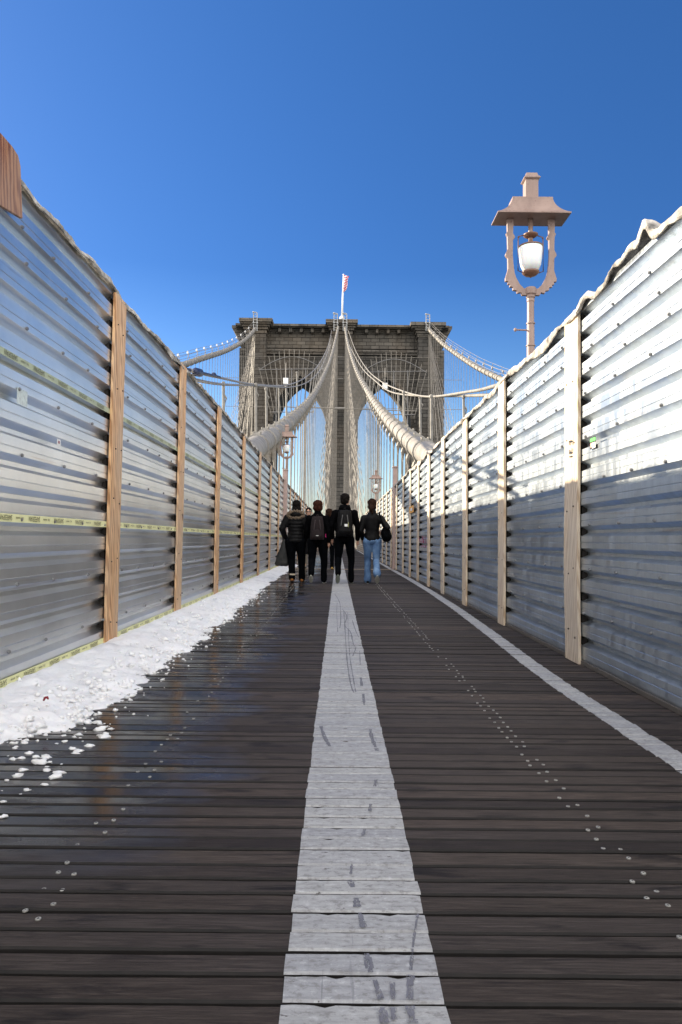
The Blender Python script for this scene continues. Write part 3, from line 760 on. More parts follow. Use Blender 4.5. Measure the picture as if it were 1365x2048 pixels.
while xx < ax(822) - 1:
    if abs(xx - ax(684)) > 3.6: m.box(xx, xx + .55, YW - 1.5, YW + .1, az_(665, YW - 1.5), az_(657, YW - 1.5))
    xx += 2.1
tb(m, 'cornice', STONE2)
# side wings of the cornice
for s_, p0 in ((-1, [(464, 650), (464, 655), (469, 663), (474, 672), (480, 690), (489, 690), (489, 650)]), (1, [(905, 652), (905, 657), (899, 666), (894, 675), (889, 692), (880, 692), (880, 652)])):
    m = MB(); q = [(ax(a, b, YW - .6), az_(b, YW - .6, a)) for a, b in p0]
    if s_ < 0: q = q[::-1]
    m.prism(q, YW - .6, YBK + .4); tb(m, 'cornice_wing', STONE2)
for pc, l_, r_, topy in ((511.5, 478, 545, 637.5), (684, 652, 716.5, 638), (857.5, 822, 893, 641.5)):
    m = MB(); hw = 20.5 
    m.box(ax(pc - hw), ax(pc + hw), YB, YW + .5, ZB, az_(topy + 22)); tb(m, 'buttress', STONE)
    m = MB(); wv = (r_ - l_) / 2
    for k_, (dy0, dy1, ww, pr) in enumerate(((30, 22, hw + 1.5, .15), (22, 16, hw + 4, .5), (16, 11, hw + 7, .9), (11, 6.5, wv - 3, 1.3), (6.5, 0, wv, 1.7))):
        yy = YB - pr; m.box(ax(pc - ww, 650, yy), ax(pc + ww, 650, yy), yy, YBK + .8 - k_ * .01, az_(topy + dy0, yy), az_(topy + dy1, yy) + .015)
    tb(m, 'buttress_cap', STONE2)
    # wider foot of the buttress below the string course
    m = MB(); m.box(ax(pc - hw - 1.5), ax(pc + hw + 1.5), YB - .35, YW + .4, ZB, az_(875)); m.box(ax(pc - hw - 2.2), ax(pc + hw + 2.2), YB - .55, YW + .4, az_(875), az_(869)); tb(m, 'buttress_foot', STONE)
# caged ladders and white beacons on the caps
for px_, ty in ((511, 622), (680 - 8.5 + .5, 624), (690.5, 624), (856.5, 626)):
    m = MB(); yy = YB - 1.9; w = 3.6
    for sx_ in (-1, 1): m.tube([at(px_ + sx_ * w, 662, YB - 1.9), at(px_ + sx_ * w, ty + 3, yy)], .09, 6)
    for q in range(7): m.tube([at(px_ - w, 660 - q * 5.2, yy), at(px_ + w, 660 - q * 5.2, yy)], .06, 5)
    m.tube([at(px_ - w, ty + 4, yy), at(px_, ty + 2, yy), at(px_ + w, ty + 4, yy)], .1, 6)
    for sx_, qy in ((-1, ty + 2), (-1, 645), (1, 646)): m.ell(at(px_ + sx_ * w, qy, yy - .1), .2, .2, .17, 10, 6)
    tb(m, 'access_ladder', simple('ladder_paint%d' % int(px_), (.34, .34, .33), .6))

# flagpole with flag
fp = empty('flagpole', at(684.5, 637, 134)); tag(fp, 'white flagpole on the tower top with a limp red and white striped flag', 'flagpole')
L0 = fp.location
m = MB(); b0 = Vector((0, 0, 0)); tp = at(687.5, 549, 134) - L0
m.tube([b0 - Vector((0, 0, .3)), b0.lerp(tp, .5), tp], [.22, .16, .11], 10); m.ell(tp, .17, .17, .17, 8, 6); m.lathe([(.5, -.3), (.45, .3), (.25, .5)], 0, 0, 12)
m.build('pole', WHITE, fp, smooth=True)
m = MB(); nu, nv = 10, 26; V = []; 
for j in range(nv + 1):
    v = j / nv; left = 688 - .2 * v; wid = [10.5, 8, 6.5, 7.5, 8, 7.5, 6, 3.0][min(7, int(v * 8))]
    wid = np.interp(v, [0, .1, .3, .5, .7, .85, 1], [10.5, 9, 7.5, 8, 7, 6, 2.2])
    for i in range(nu + 1):
        u = i / nu; sag = 3.5 * u * (1 - v); V.append(at(left + wid * u, 549 + 34 * v + sag, 134 + .35 * math.sin(u * 9 + v * 5)) - L0)
Fs = []; mi = []
for j in range(nv):
    for i in range(nu):
        Fs.append((j*(nu+1)+i, j*(nu+1)+i+1, (j+1)*(nu+1)+i+1, (j+1)*(nu+1)+i)); mi.append(int((j + i * .55) / 2) % 2)
m.add(V, Fs); m.m = mi
FR = simple('flag_red', (.62, .03, .07), .7); FW = simple('flag_white', (.82, .80, .80), .7)
m.build('flag', [FR, FW], fp, smooth=True, fixn=False)

# ------------------------------------------------------------------ main cables
def main_cable(track, label, r, y_near, zbot, band_step, xb=None, sus_r=.028, fan_to=None):
    path = smoothpath([at(*p) for p in track], 10)
    root = empty('main_cable', path[0].to_tuple()); L0 = root.location.copy(); tag(root, label, 'cable', 'the four main cables of the bridge')
    rf_ = lambda y_, r=r: r * float(np.interp(y_, [22, 45, 85], [.92, .74, .55])) if r > .3 else r
    m = MB(); m.tube([p - L0 for p in path], [rf_(p.y) for p in path], 20); m.build('cable_body', CABLE, root, smooth=True)
    y = y_near; n_ = 0; r_full = r
    while y < 130 and n_ < 98:
        p, t = by_y(path, y); p = p - L0; r = rf_(y)
        if (t.y < 0): t = -t
        near = y < 60
        m = MB(); w = .16 if near else .22
        kb = 1.13 if near else 1.32
        m.tube([p - t*w, p - t*w*.9, p + t*w*.9, p + t*w], [r*1.02, r*kb, r*kb, r*1.02], 18)
        if near:
            for q in (-1, 1): m.tube([p + t*(w*q - .02), p + t*(w*q + .02)], r*1.035, 18, mi=1)
        if near:      # bolted lug above, clevis below
            up = Vector((0, 0, 1)); side_ = t.cross(up).normalized(); u2 = side_.cross(t)
            for q in (-.11, 0, .11):
                a = p + u2 * r * 1.1 + t * q
                m.tube([a - side_ * .10, a + side_ * .10], .035, 6); m.tube([a - side_ * .09 + u2*.0, a - side_*.09 + u2 * .06], .025, 6); m.tube([a + side_ * .09, a + side_*.09 + u2 * .06], .025, 6)
        m.build('cable_band', [CABLE, WIRE], root)
        xb_ = p.x if xb is None else xb - L0.x
        m = MB(); bot = Vector((p.x + (xb_ - p.x) * 1.0, p.y, zbot - L0.z)) ; top = p - Vector((0, 0, r * .9))
        if near:
            for s2 in (-1, 1):
                o2 = Vector((s2 * .075, 0, 0)) if y < 40 else Vector((s2 * .04, 0, 0))
                m.tube([top + o2*.3, top - Vector((0, 0, .25)) + o2*.6], [.05, .05], 8)
                m.tube([top - Vector((0, 0, .22)) + o2*.6, top - Vector((0, 0, .34)) + o2, top - Vector((0, 0, .62)) + o2], [.085, .085, .04], 10)
                m.tube([top - Vector((0, 0, .6)) + o2, bot + o2], sus_r * .8, 6)
        else: m.tube([top, bot], sus_r, 5)
        m.build('suspender_rope', ROPE, root)
        y += band_step; n_ += 1
    return path
il = [(455, 930, 14), (498, 905, 17), (514, 893, 19.3), (527, 883, 21), (545, 871, 24), (570, 851, 30), (600, 823, 40), (620, 800, 52), (640, 768, 70), (660, 722, 98), (669, 690, 114), (677, 653, 131.3)]
ir = [(880, 922, 15), (850, 904, 19), (830, 888, 22), (805, 866, 27), (780, 842, 34), (757, 814, 44), (735, 781, 60), (715, 745, 80), (700, 702, 104), (694, 676, 118), (690.5, 653, 131.3)]
il = [(at(*p).x, p) for p in il]; il = [p for _, p in il]
PIL = main_cable(il, 'thick inner main cable left of the centre pier, ending over the left fence', .34, 19.4, -1, 2.25)
PIR = main_cable(ir, 'thick inner main cable right of the centre pier, ending over the right fence', .34, 19.0, -1, 2.25)
ol = [(330, 740, 62), (372, 728, 72), (400, 718, 79), (450, 702, 97), (480, 687, 112), (498, 673, 122), (511, 657, 131.3)]
orr = [(1060, 775, 64), (1015, 762, 71), (1000, 757, 74), (950, 732, 88), (905, 702, 105), (880, 682, 118), (857, 657, 131.3)]
POL = main_cable(ol, 'outer main cable sloping down to the left of the tower', .27, 64, -5.6, 2.1, sus_r=.03)
POR = main_cable(orr, 'outer main cable sloping down to the right of the tower', .27, 66, -5.6, 2.1, sus_r=.03)

# diagonal stays fanning from the tower top
def fan(top_px, y0, y1, n, xland, zl, label, grp, off=0):
    for i in range(n):
        u = i / (n - 1); yl = y0 + (y1 - y0) * u
        a = at(top_px + rng.uniform(-2.5, 2.5), 668 + 6 * u + rng.uniform(-3, 3), 132.3); b = Vector((xland + rng.uniform(-.5, .5), yl, zl))
        mm = MB(); mm.tube([Vector((0, 0, 0)), b - a], .032, 5)
        o = mm.build('stay_cable', ROPE); o.location = a; tag(o, label, 'stay cable', grp)
xi = -2.3
fan(675, 131, 60, 24, at(655, 1000, 132).x - .2, -1, 'thin beige stay cable fanning down the left side of the centre pier', 'stays left of the centre pier')
fan(692.5, 131, 60, 24, 2.75, -1, 'thin beige stay cable fanning down the right side of the centre pier', 'stays right of the centre pier')
fan(509, 131, 72, 22, POL[-1].x - .2, -5, 'thin beige stay cable fanning down from the top left corner of the tower', 'stays of the left outer cable')
fan(859, 131, 72, 22, POR[-1].x + .5, -5, 'thin beige stay cable fanning down from the top right corner of the tower', 'stays of the right outer cable')
# more suspender lines next to the centre pier, on both sides of it
# ------------------------------------------------------------------ handrail ropes over the cables
def rail(nm, label, ropes, posts, rr, extra=None, bulbs=None, mat=ROPE):
    first = at(*ropes[0][0]); root = empty(nm, first.to_tuple()); L0 = root.location.copy(); tag(root, label, 'handrail', 'hand ropes above the cables')
    for rp in ropes:
        m = MB(); m.tube([p - L0 for p in smoothpath([at(*q) for q in rp], 6)], rr, 7); m.build('hand_rope', mat, root, smooth=True)
    for (px, py0, py1, Y, r_) in posts:
        m = MB(); a = at(px, py0, Y) - L0; b = at(px + .5, py1, Y) - L0
        m.tube([a, b], r_, 8); m.ell(a, r_*1.5, r_*1.5, r_*2, 8, 6); m.tube([a + Vector((-.0, 0, -.18)), a + Vector((r_*2.2, 0, -.30)), a + Vector((r_*1, 0, -.45))], r_*.7, 6)
        m.build('rope_post', CABLE, root)
    if extra:
        path, ylist, h, r_ = extra
        up = smoothpath([at(*q) for q in ropes[0]], 8)
        for y_ in ylist:
            p, _ = by_y(path, y_); q, _ = by_y(up, y_); m = MB(); m.tube([p - L0, q - L0], r_, 5); m.build('stanchion', mat, root)
    if bulbs:
        for (px, py, Y) in bulbs:
            m = MB(); c = at(px, py, Y) - L0; m.ell(c, .28, .28, .36, 10, 7); m.lathe([(.1, c.z - .9), (.12, c.z - .3)], c.x, c.y, 8); m.build('necklace_light', WHITE, root, smooth=True)
    return root
rail('cable_handrail', 'pair of dark hand ropes sweeping from the left fence to the centre pier',
     [[(380, 740, 9.2), (440, 755, 14), (513, 769, 22), (579, 769, 31), (616, 751, 45), (640, 725, 62), (657, 690, 90), (664, 660, 125)],
      [(362, 752, 9.0), (440, 768, 14), (513, 771, 22), (590, 773, 33), (625, 757, 48), (645, 731, 66), (661, 690, 95)]],
     [(512, 770, 885, 21, .038), (533, 778, 866, 25, .042), (573, 774, 846, 31, .045), (447, 768, 825, 14.6, .03), (594, 745, 812, 40, .04), (558, 772, 850, 29, .03)], .028,
     (PIL, [50 + 4.5 * i for i in range(15)], 0, .03), None, WIRE)
rail('cable_handrail', 'pair of beige hand ropes sweeping from the centre pier to the right fence',
     [[(697, 661, 125), (711, 699, 90), (733, 736, 64), (762, 762, 46), (806, 782, 32), (854, 793, 24), (940, 783, 15.5), (990, 772, 11.6), (1035, 758, 9.4)],
      [(699, 690, 100), (722, 732, 68), (755, 765, 46), (784, 784, 36), (843, 792, 26), (898, 792, 20), (985, 790, 12.8)]],
     [(808, 785, 873, 30, .045), (841, 795, 868, 27, .045), (863, 793, 893, 21.5, .04), (928, 794, 850, 16.3, .03), (797, 787, 865, 33, .03)], .036,
     (PIR, [48 + 4.5 * i for i in range(15)], 0, .03), None, CABLE)
ro = []
for path, lab, pxs in ((POL, 'thin hand ropes with white lights over the left outer cable', -1), (POR, 'thin hand ropes with lights over the right outer cable', 1)):
    root = empty('cable_handrail', path[0].to_tuple()); L0 = root.location.copy(); tag(root, lab, 'handrail', 'hand ropes above the cables')
    for h in (1.15, .75):
        for dx in (-.55, .55):
            m = MB(); m.tube([p + Vector((dx, 0, h)) - L0 for p in path], .022, 5); m.build('hand_rope', WIRE, root)
    y = 66
    while y < 128:
        p, _ = by_y(path, y); m = MB()
        for dx in (-.55, .55): m.tube([p + Vector((dx*.5, 0, 0)) - L0, p + Vector((dx, 0, 1.2)) - L0], .03, 5)
        m.build('stanchion', WIRE, root)
        m = MB(); m.ell(p + Vector((-.55 * 1, 0, 1.0)) - L0, .10, .10, .19, 8, 6); m.build('necklace_light', WHITE if pxs < 0 else WIRE, root)
        y += 4.6
# navy wrapped coupling on the left rope
m = MB(); a = at(389, 743, 9.6); b = at(402, 746, 10.4)
m.tube([Vector((0, 0, 0)), (b - a)*.2, (b - a)*.8, (b - a)], [.03, .062, .062, .03], 12)
c2 = at(428, 749, 12.6) - a; m.tube([c2 - (b-a)*.2, c2, c2 + (b-a)*.3], [.03, .042, .03], 8)
m.tube([at(372, 738, 8.8) - a, at(440, 754, 13.6) - a], .022, 8)
o = m.build('rope_wrapping', BLUEB, smooth=True); o.location = a; tag(o, 'navy blue wrapping round the rope above the second board of the left fence', 'wrapping')
# small white boxes hanging on the ropes
for (px, py, Y, lab) in ((572, 762, 45, 'small white box hanging on the ropes in front of the left arch'), (770.5, 772, 45, 'small white box hanging on the ropes in front of the right arch')):
    t = empty('utility_box', at(px, py, Y)); tag(t, lab, 'box', 'white boxes on the ropes')
    m = MB(); m.box(-.16, .16, -.08, .08, -.2, .2); m.build('housing', WHITE, t, bevel=.02)
    m = MB(); m.tube([(0, 0, .19), (0, 0, 1.2)], .015, 5); m.build('hanger', WIRE, t)
# straight tie wires
for (x0, y0, x1, y1, Y, r_, cp, lab) in ((570, 813.5, 835, 822, 50, .035, (670, 690), 'thick horizontal tie rod with a coupler across the centre pier'),
        (478, 712, 880, 715, 127, .04, None, 'thin horizontal wire across the upper tower below the frieze'),
        (440, 755, 925, 760, 127, .04, None, 'thin horizontal wire across the tower at the hand ropes'),
        (440, 812, 925, 819, 127, .045, None, 'thin horizontal wire across the arches')):
    t = empty('tie_wire', at(x0, y0, Y)); tag(t, lab, 'wire'); L0 = t.location
    m = MB(); m.tube([Vector((0, 0, 0)), at(x1, y1, Y) - L0], r_, 6); m.build('wire', ROPE, t)
    m = MB()
    cpx = cp or (676, 686)
    yy = y0 + (y1 - y0) * (cpx[0] - x0) / (x1 - x0); m.tube([at(cpx[0], yy, Y) - L0, at(cpx[1], yy, Y) - L0], r_ * 2.2, 8); m.build('coupler', CABLE, t)
# radiating rod screens in front of the arches
for c, ty, lab in ((584, 698, 'radiating rod screen with a curved bar in front of the left arch'), (788, 703, 'radiating rod screen with a curved bar in front of the right arch')):
    Y = 128; t = empty('rod_screen', at(c, ty + 130, Y)); L0 = t.location; tag(t, lab, 'rod screen', 'rod screens before the arches')
    for i in range(14):
        u = i / 13 * 2 - 1; tx = c + u * 66; tyy = ty + 36 * abs(u) ** 2.2; bx = c + u * 41; m = MB()
        m.tube([at(tx, tyy, Y) - L0, at(bx, ty + 132 - 14 * (1 - abs(u)), Y) - L0], .058, 6); m.build('rod', ROPE, t)
    m = MB(); m.tube([at(c - 66 + 132 * k_ / 20, ty + 42 - 27 * math.sin(math.pi * k_ / 20), Y - .2) - L0 for k_ in range(21)], .06, 6)
    m.tube([at(c - 64, ty + 41, Y - .2) - L0, at(c + 64, ty + 39, Y - .2) - L0], .06, 6); m.build('curved_bar', WIRE, t)
    m = MB(); m.tube([at(c - 40, ty + 126, Y - .2) - L0, at(c + 42, ty + 126, Y - .2) - L0], .09, 6)
    for q in (-30, 0, 28): m.tube([at(c + q, ty + 38, Y + .1) - L0, Vector((at(c + q, 800, Y + .1).x - L0.x, 0, -5.6 - L0.z))], .1, 6)
    m.build('support_frame', WIRE, t)
# roadway truss posts seen past the fence ends
for sx_, lab in ((-1, 'beige roadway truss rising behind the left fence'), (1, 'beige roadway truss rising behind the right fence')):
    t = empty('roadway_truss', (sx_ * 4.6, 40, -5.6)); tag(t, lab, 'truss', 'trusses beside the roadway')
    for k_ in range(10):
        yy = 36 + k_ * 4.6 - 40
        m = MB(); m.box(-.12, .12, yy - .12, yy + .12, 0, 9.6); m.build('truss_post', CABLE, t)
        if k_ < 9:
            m = MB(); s2 = 1 if k_ % 2 else -1
            m.tube([(0, yy, 5.2 + 2.1 - 2.1*s2), (0, yy + 4.6, 5.2 + 2.1 + 2.1*s2)], .09, 6); m.build('diagonal_brace', CABLE, t)
    m = MB(); m.box(-.15, .15, -4.2, 37.5, 9.6, 9.95); m.build('top_chord', CABLE, t)

# ------------------------------------------------------------------ people
SKIN = simple('skin', (.46, .26, .18), .5, 0, .08, 9)
def capsule(mb_, p0, r0, p1, r1, n=12, flat=1.0):
    p0 = Vector(p0); p1 = Vector(p1); t = (p1 - p0); L = t.length; t.normalize()
    a = t.cross(Vector((0, 1, 0)));
    if a.length < .1: a = t.cross(Vector((1, 0, 0)))
    a.normalize(); b = t.cross(a)
    pts = []
    for k in range(4): w = -math.pi/2 + k * math.pi/8; pts.append((p0 + t * r0 * math.sin(w), r0 * math.cos(w)))
    for k in range(5): u = k / 4; pts.append((p0.lerp(p1, u), r0 + (r1 - r0) * u))
    for k in range(1, 5): w = k * math.pi/8; pts.append((p1 + t * r1 * math.sin(w), r1 * math.cos(w)))
    V = []; Fs = []
    for c, r in pts:
        for k in range(n):
            w = 2*math.pi*k/n; V.append(c + a * math.cos(w) * max(r, .001) + b * math.sin(w) * max(r, .001) * flat)
    for i in range(len(pts) - 1):
        for k in range(n): Fs.append((i*n+k, i*n+(k+1) % n, (i+1)*n+(k+1) % n, (i+1)*n+k))
    Fs += [tuple(range(n-1, -1, -1)), tuple((len(pts)-1)*n + k for k in range(n))]
    mb_.add(V, Fs)
def chain(mb_, pts, rs, flat=1.0):
    for (a, b, r0, r1) in zip(pts, pts[1:], rs, rs[1:]): capsule(mb_, a, r0, b, r1, flat=flat)
def loft(mb_, rings, n=18):           # rings: (cx, cy, z, rx, ry)
    V = []; Fs = []
    for cx_, cy_, z, rx, ry in rings:
        for k in range(n): w = 2*math.pi*k/n; V.append((cx_ + rx*math.cos(w), cy_ + ry*math.sin(w), z))
    for i in range(len(rings) - 1):
        for k in range(n): Fs.append((i*n+k, i*n+(k+1) % n, (i+1)*n+(k+1) % n, (i+1)*n+k))
    Fs += [tuple(range(n-1, -1, -1)), tuple((len(rings)-1)*n + k for k in range(n))]
    mb_.add(V, Fs)
def fuse(mb_, name, mat, parent, vox=.011, wr=0.0, wf=14, it=3, fn=None):
    o = mb_.build(name, mat, None)
    r = o.modifiers.new('r', 'REMESH'); r.mode = 'VOXEL'; r.voxel_size = vox; r.use_smooth_shade = True
    s = o.modifiers.new('s', 'SMOOTH'); s.iterations = it; s.factor = .5
    dg = bpy.context.evaluated_depsgraph_get(); me = bpy.data.meshes.new_from_object(o.evaluated_get(dg))
    o.modifiers.clear(); o.data = me; me.name = name
    if wr:
        nr = [v.normal.copy() for v in me.vertices]
        for v, nn in zip(me.vertices, nr):
            c = v.co; q = noise.noise(Vector((c.x * wf, c.y * wf, c.z * wf * .55))) + .5 * noise.noise(Vector((c.x * wf * 2.3, c.y * wf * 2.3, c.z * wf * 1.6)))
            v.co = c + nn * q * wr
    if not me.materials: me.materials.append(mat)
    me.polygons.foreach_set('use_smooth', [True] * len(me.polygons))
    o.parent = parent; return o

def person(loc, label, H=1.79, legs=None, arms=None, jacket=None, trous=None, shoes=None, sole=None, hair=None, hairtype='short', yaw=0, puffy=False, hood=None,
           jl=.78, flare=0, shoulder=.20, group='people walking away along the walkway', female=False, glasses=False, head_dx=0, head_yaw=0, bulk=1.0):
    t = empty('person', loc); t.rotation_euler.z = yaw; t.scale = (H/1.79,) * 3
    tag(t, label, 'person', group)
    hip = .93
    # default stride: rear foot on its toes, front foot planted
    L = legs
    hipL, hipR = Vector((-.09, 0, hip)), Vector((.09, 0, hip))
    body = MB()
    loft(body, [(0, 0, .86, .10, .08), (0, 0, .93, .155, .105), (0, 0, 1.0, .150, .10), (0, .0, 1.12, .125, .09), (0, .0, 1.28, .150, .105), (0, -.01, 1.40, .160, .10), (0, -.01, 1.465, .11, .07), (0, 0, 1.50, .06, .055)])
    hc = Vector((head_dx, .02, 1.655))
    capsule(body, (0, -.005, 1.46), .058, (head_dx, .01, 1.58), .054)
    hb = MB(); hb.ell((0, 0, .025), .076, .095, .105, 18, 12); hb.ell((0, .035, -.035), .058, .065, .078, 14, 10)
    capsule(hb, (0, .088, .012), .011, (0, .108, -.018), .014, 8)          # nose
    for sx_ in (-1, 1):
        hb.ell((sx_*.078, -.005, -.0), .012, .020, .032, 8, 6); hb.ell((sx_*.030, .090, .018), .014, .010, .009, 8, 6); capsule(hb, (sx_*.018, .096, .036), .008, (sx_*.045, .088, .037), .006, 6)
    capsule(hb, (-.018, .092, -.052), .009, (.018, .092, -.052), .009, 6)
    cy_, sy_ = math.cos(head_yaw), math.sin(head_yaw)
    hb.v = [(a*cy_ - b*sy_ + hc.x, a*sy_ + b*cy_ + hc.y, c + hc.z) for a, b, c in hb.v]; body.add(hb.v, hb.f)
    tr = MB(); sh = []; 
    loft(tr, [(0, -.01, .84, .09*bulk, .09), (0, -.01, .90, .165*bulk, .125), (0, -.005, .97, .165*bulk, .12), (0, 0, 1.05, .14, .105)])
    for sx_, (kn, an, toe) in zip((-1, 1), L):
        h_ = Vector((sx_ * .088 * bulk, -.01, hip - .04)); kn = Vector(kn); an = Vector(an); toe = Vector(toe); kn.x *= bulk; an.x *= bulk; toe.x *= bulk; kb_ = 1 + (bulk - 1) * .8
        chain(body, [h_, kn, an], [.080, .052, .036])
        capsule(body, an, .038, toe, .028)
        m1 = kn.lerp(an, .55)
        fr_ = .058 + flare * .35; ankle_end = an + (an - kn).normalized() * .02
        chain(tr, [h_, h_.lerp(kn, .5), kn, m1, ankle_end], [.098*kb_, .085*kb_, .068*kb_, .060*kb_ + flare * .25, .058*kb_ + flare])
        sh.append((kn, an, toe))
    # arms
    for sx_, ar in zip((-1, 1), arms):
        s_, e_, w_, fdir = [Vector(q) for q in ar]
        chain(body, [s_, e_, w_], [.048, .038, .028])
        palm = w_ + fdir.normalized() * .085
        capsule(body, w_, .026, palm, .032, flat=.6)
        sidev = fdir.cross(Vector((1, 0, 0))).normalized() if abs(fdir.normalized().x) < .8 else Vector((0, 1, 0))
        for q in range(4):
            b0_ = palm + sidev * (q - 1.5) * .019; ln = [.068, .078, .072, .056][q]; curl = Vector((-sx_ * .35, 0, 0))
            m_ = b0_ + fdir.normalized() * ln * .5; e2 = m_ + (fdir.normalized() + curl).normalized() * ln * .5
            chain(body, [b0_, m_, e2], [.0095, .009, .0078])
        th = w_ + fdir.normalized() * .035 + sidev * -.03; chain(body, [th, th + (fdir.normalized() + sidev * -.7).normalized() * .035, th + (fdir.normalized()*1.3 + sidev * -.5).normalized() * .062], [.012, .011, .009])
    fuse(body, 'body', SKIN, t, .0075, it=2)
    jk = MB(); b = .012
    rings = [(0, 0, jl, .175, .125), (0, -.005, jl + .06, .178, .13), (0, 0, 1.02, .168, .122), (0, 0, 1.14, .160, .118), (0, -.005, 1.28, .182, .13), (0, -.01, 1.39, .190, .125), (0, -.01, 1.46, .150, .10), (0, -.0, 1.52, .075, .075)]
    if female: rings = [(0, 0, jl, .178, .13), (0, -.005, jl + .06, .176, .13), (0, 0, 1.02, .158, .12), (0, 0, 1.12, .145, .112), (0, -.005, 1.28, .165, .122), (0, -.01, 1.39, .168, .115), (0, -.01, 1.455, .130, .092), (0, -.0, 1.52, .07, .07)]
    if puffy:
        R2 = []
        zz = jl
        while zz < 1.50:
            for (z0, *_), _n in [((0,), 0)]: pass
            rx = np.interp(zz, [q[2] for q in rings], [q[3] for q in rings]) + .018; ry = np.interp(zz, [q[2] for q in rings], [q[4] for q in rings]) + .022
            ph = ((zz - jl) / .075) % 1; bb = .016 * math.sin(math.pi * ph) ** .5
            R2.append((0, -.005, zz, rx + bb - .008, ry + bb - .008)); zz += .0125
        rings = R2
    loft(jk, rings, 24)
    for sx_, ar in zip((-1, 1), arms):
        s_, e_, w_, fdir = [Vector(q) for q in ar]; k_ = 1.25 if puffy else 1.0
        chain(jk, [s_, s_.lerp(e_, .5), e_, e_.lerp(w_, .5), w_.lerp(e_, .03)], [.078*k_, .068*k_, .058*k_, .054*k_, .046*k_])
    if hood: 
        jk.ell((0, -.075, 1.49), .125, .09, .085, 16, 10); capsule(jk, (-.07, -.04, 1.53), .045, (.07, -.04, 1.53), .045)
    else: loft(jk, [(0, -.0, 1.44, .10, .085), (0, -.01, 1.53, .078, .078), (0, -.012, 1.575, .074, .076)])
    fuse(jk, 'jacket', jacket, t, .011, .006, 13)
    fuse(tr, 'trousers', trous, t, .011, .006, 10)
    for kn, an, toe in sh:
        m = MB(); d = (toe - an); 
        heel = an + Vector((0, -.045, -.055)) if toe.z < an.z - .02 and abs(an.z - .09) < .04 else an + (an - kn).normalized() * .055 - Vector((0, .01, 0))
        capsule(m, heel, .038, toe, .036, flat=.95); capsule(m, an + Vector((0, 0, -.01)), .046, heel.lerp(toe, .35), .044); capsule(m, heel.lerp(toe, .45), .045, toe, .034)
        fuse(m, 'shoe', shoes, t, .009, 0)
        m = MB(); dn = (toe - heel).normalized(); sd2 = Vector((1, 0, 0)); nn = dn.cross(sd2).normalized()
        if nn.z > 0: nn = -nn
        P = []; n = 16
        for k in range(n):
            w = 2*math.pi*k/n; u = (math.cos(w) + 1) / 2; hw = (.036 + .010 * math.sin(u * 3)) * math.sin(w)
            P.append(heel.lerp(toe, u * 1.28 - .14) + sd2 * hw + nn * .034)
        m.add(P + [q + nn * .014 for q in P], [tuple(range(n)), tuple(range(2*n-1, n-1, -1))] + [(k, (k+1) % n, (k+1) % n + n, k + n) for k in range(n)]); m.build('sole', sole, t)
    hm = MB()
    hr = [(.0, -.015, .045, .084, .098, .100)]
    hm.ell((0, -.022, .048), .086, .098, .098, 18, 12); 
    if hairtype == 'short': hm.ell((0, -.045, -.005), .078, .062, .075, 16, 10)
    if hairtype == 'mop': hm.ell((0, -.035, -.02), .096, .085, .095, 18, 12); hm.ell((0, -.02, .05), .095, .105, .095, 18, 12)
    if hairtype == 'long': hm.ell((0, -.04, -.05), .090, .075, .115, 18, 12); chain(hm, [Vector((-.02, -.09, -.08)), Vector((-.03, -.115, -.17)), Vector((-.05, -.11, -.24))], [.06, .055, .03])
    if hairtype == 'tied': hm.ell((0, -.04, -.02), .082, .070, .085, 16, 10); chain(hm, [Vector((.0, -.10, .0)), Vector((.015, -.135, -.07)), Vector((.03, -.12, -.16))], [.036, .042, .022])
    hm.v = [((a*cy_ - b2*sy_) * 1.12 + hc.x, (a*sy_ + b2*cy_) * 1.1 + hc.y, c * 1.06 + hc.z) for a, b2, c in hm.v]
    fuse(hm, 'hair', hair, t, .009, .013, 22, 2)
    if glasses:
        m = MB()
        for sx_ in (-1, 1): m.ell((sx_*.032, .10, .018), .028, .010, .020, 10, 8)
        m.tube([(-.078, .0, .022), (-.062, .09, .022), (0, .108, .022), (.062, .09, .022), (.078, .0, .022)], .005, 6)
        m.v = [(a*cy_ - b2*sy_ + hc.x, a*sy_ + b2*cy_ + hc.y, c + hc.z) for a, b2, c in m.v]; m.build('sunglasses', BLACK, t)
    return t
BLK = simple('black_cloth', (.0015, .0015, .002), .9, 0, .3, 12, .1, .05); BLK2 = simple('black_nylon', (.002, .002, .0025), .6, 0, .3, 12, .1, .15)
NAVY = simple('dark_trousers', (.0015, .002, .003), .9, 0, .2, 12, 0, .05)
JEAN = M('blue_denim', (.13, .25, .45), .8); v_ = JEAN.coord(); g_ = JEAN.noise(v_, 5, 5); JEAN.col(JEAN.ramp(g_, [(.3, (.04, .09, .19)), (.5, (.085, .17, .33)), (.7, (.17, .28, .44))])); JEAN = JEAN.m
TAN = simple('tan_suede', (.34, .13, .03), .85, 0, .25, 20); FUR = simple('fur_trim', (.13, .095, .065), .95, 0, .5, 40, .8)
BROWNH = simple('brown_hair', (.020, .009, .005), .8, 0, .4, 30, .4, .1); DKH = simple('dark_hair', (.005, .0035, .003), .8, 0, .4, 30, .4, .1)
REDH = simple('auburn_hair', (.030, .009, .005), .8, 0, .4, 30, .4, .1)
SOLW = simple('white_sole', (.50, .50, .45), .7, 0, .15, 20); SOLG = simple('grey_sole', (.22, .24, .20), .8, 0, .2, 30); SOLB = simple('black_sole', (.02, .02, .02), .8)
MAROON = simple('maroon_backpack_cloth', (.007, .002, .003), .9, 0, .3, 10); GREYT = simple('khaki_cloth', (.30, .27, .22), .8, 0, .2, 8)

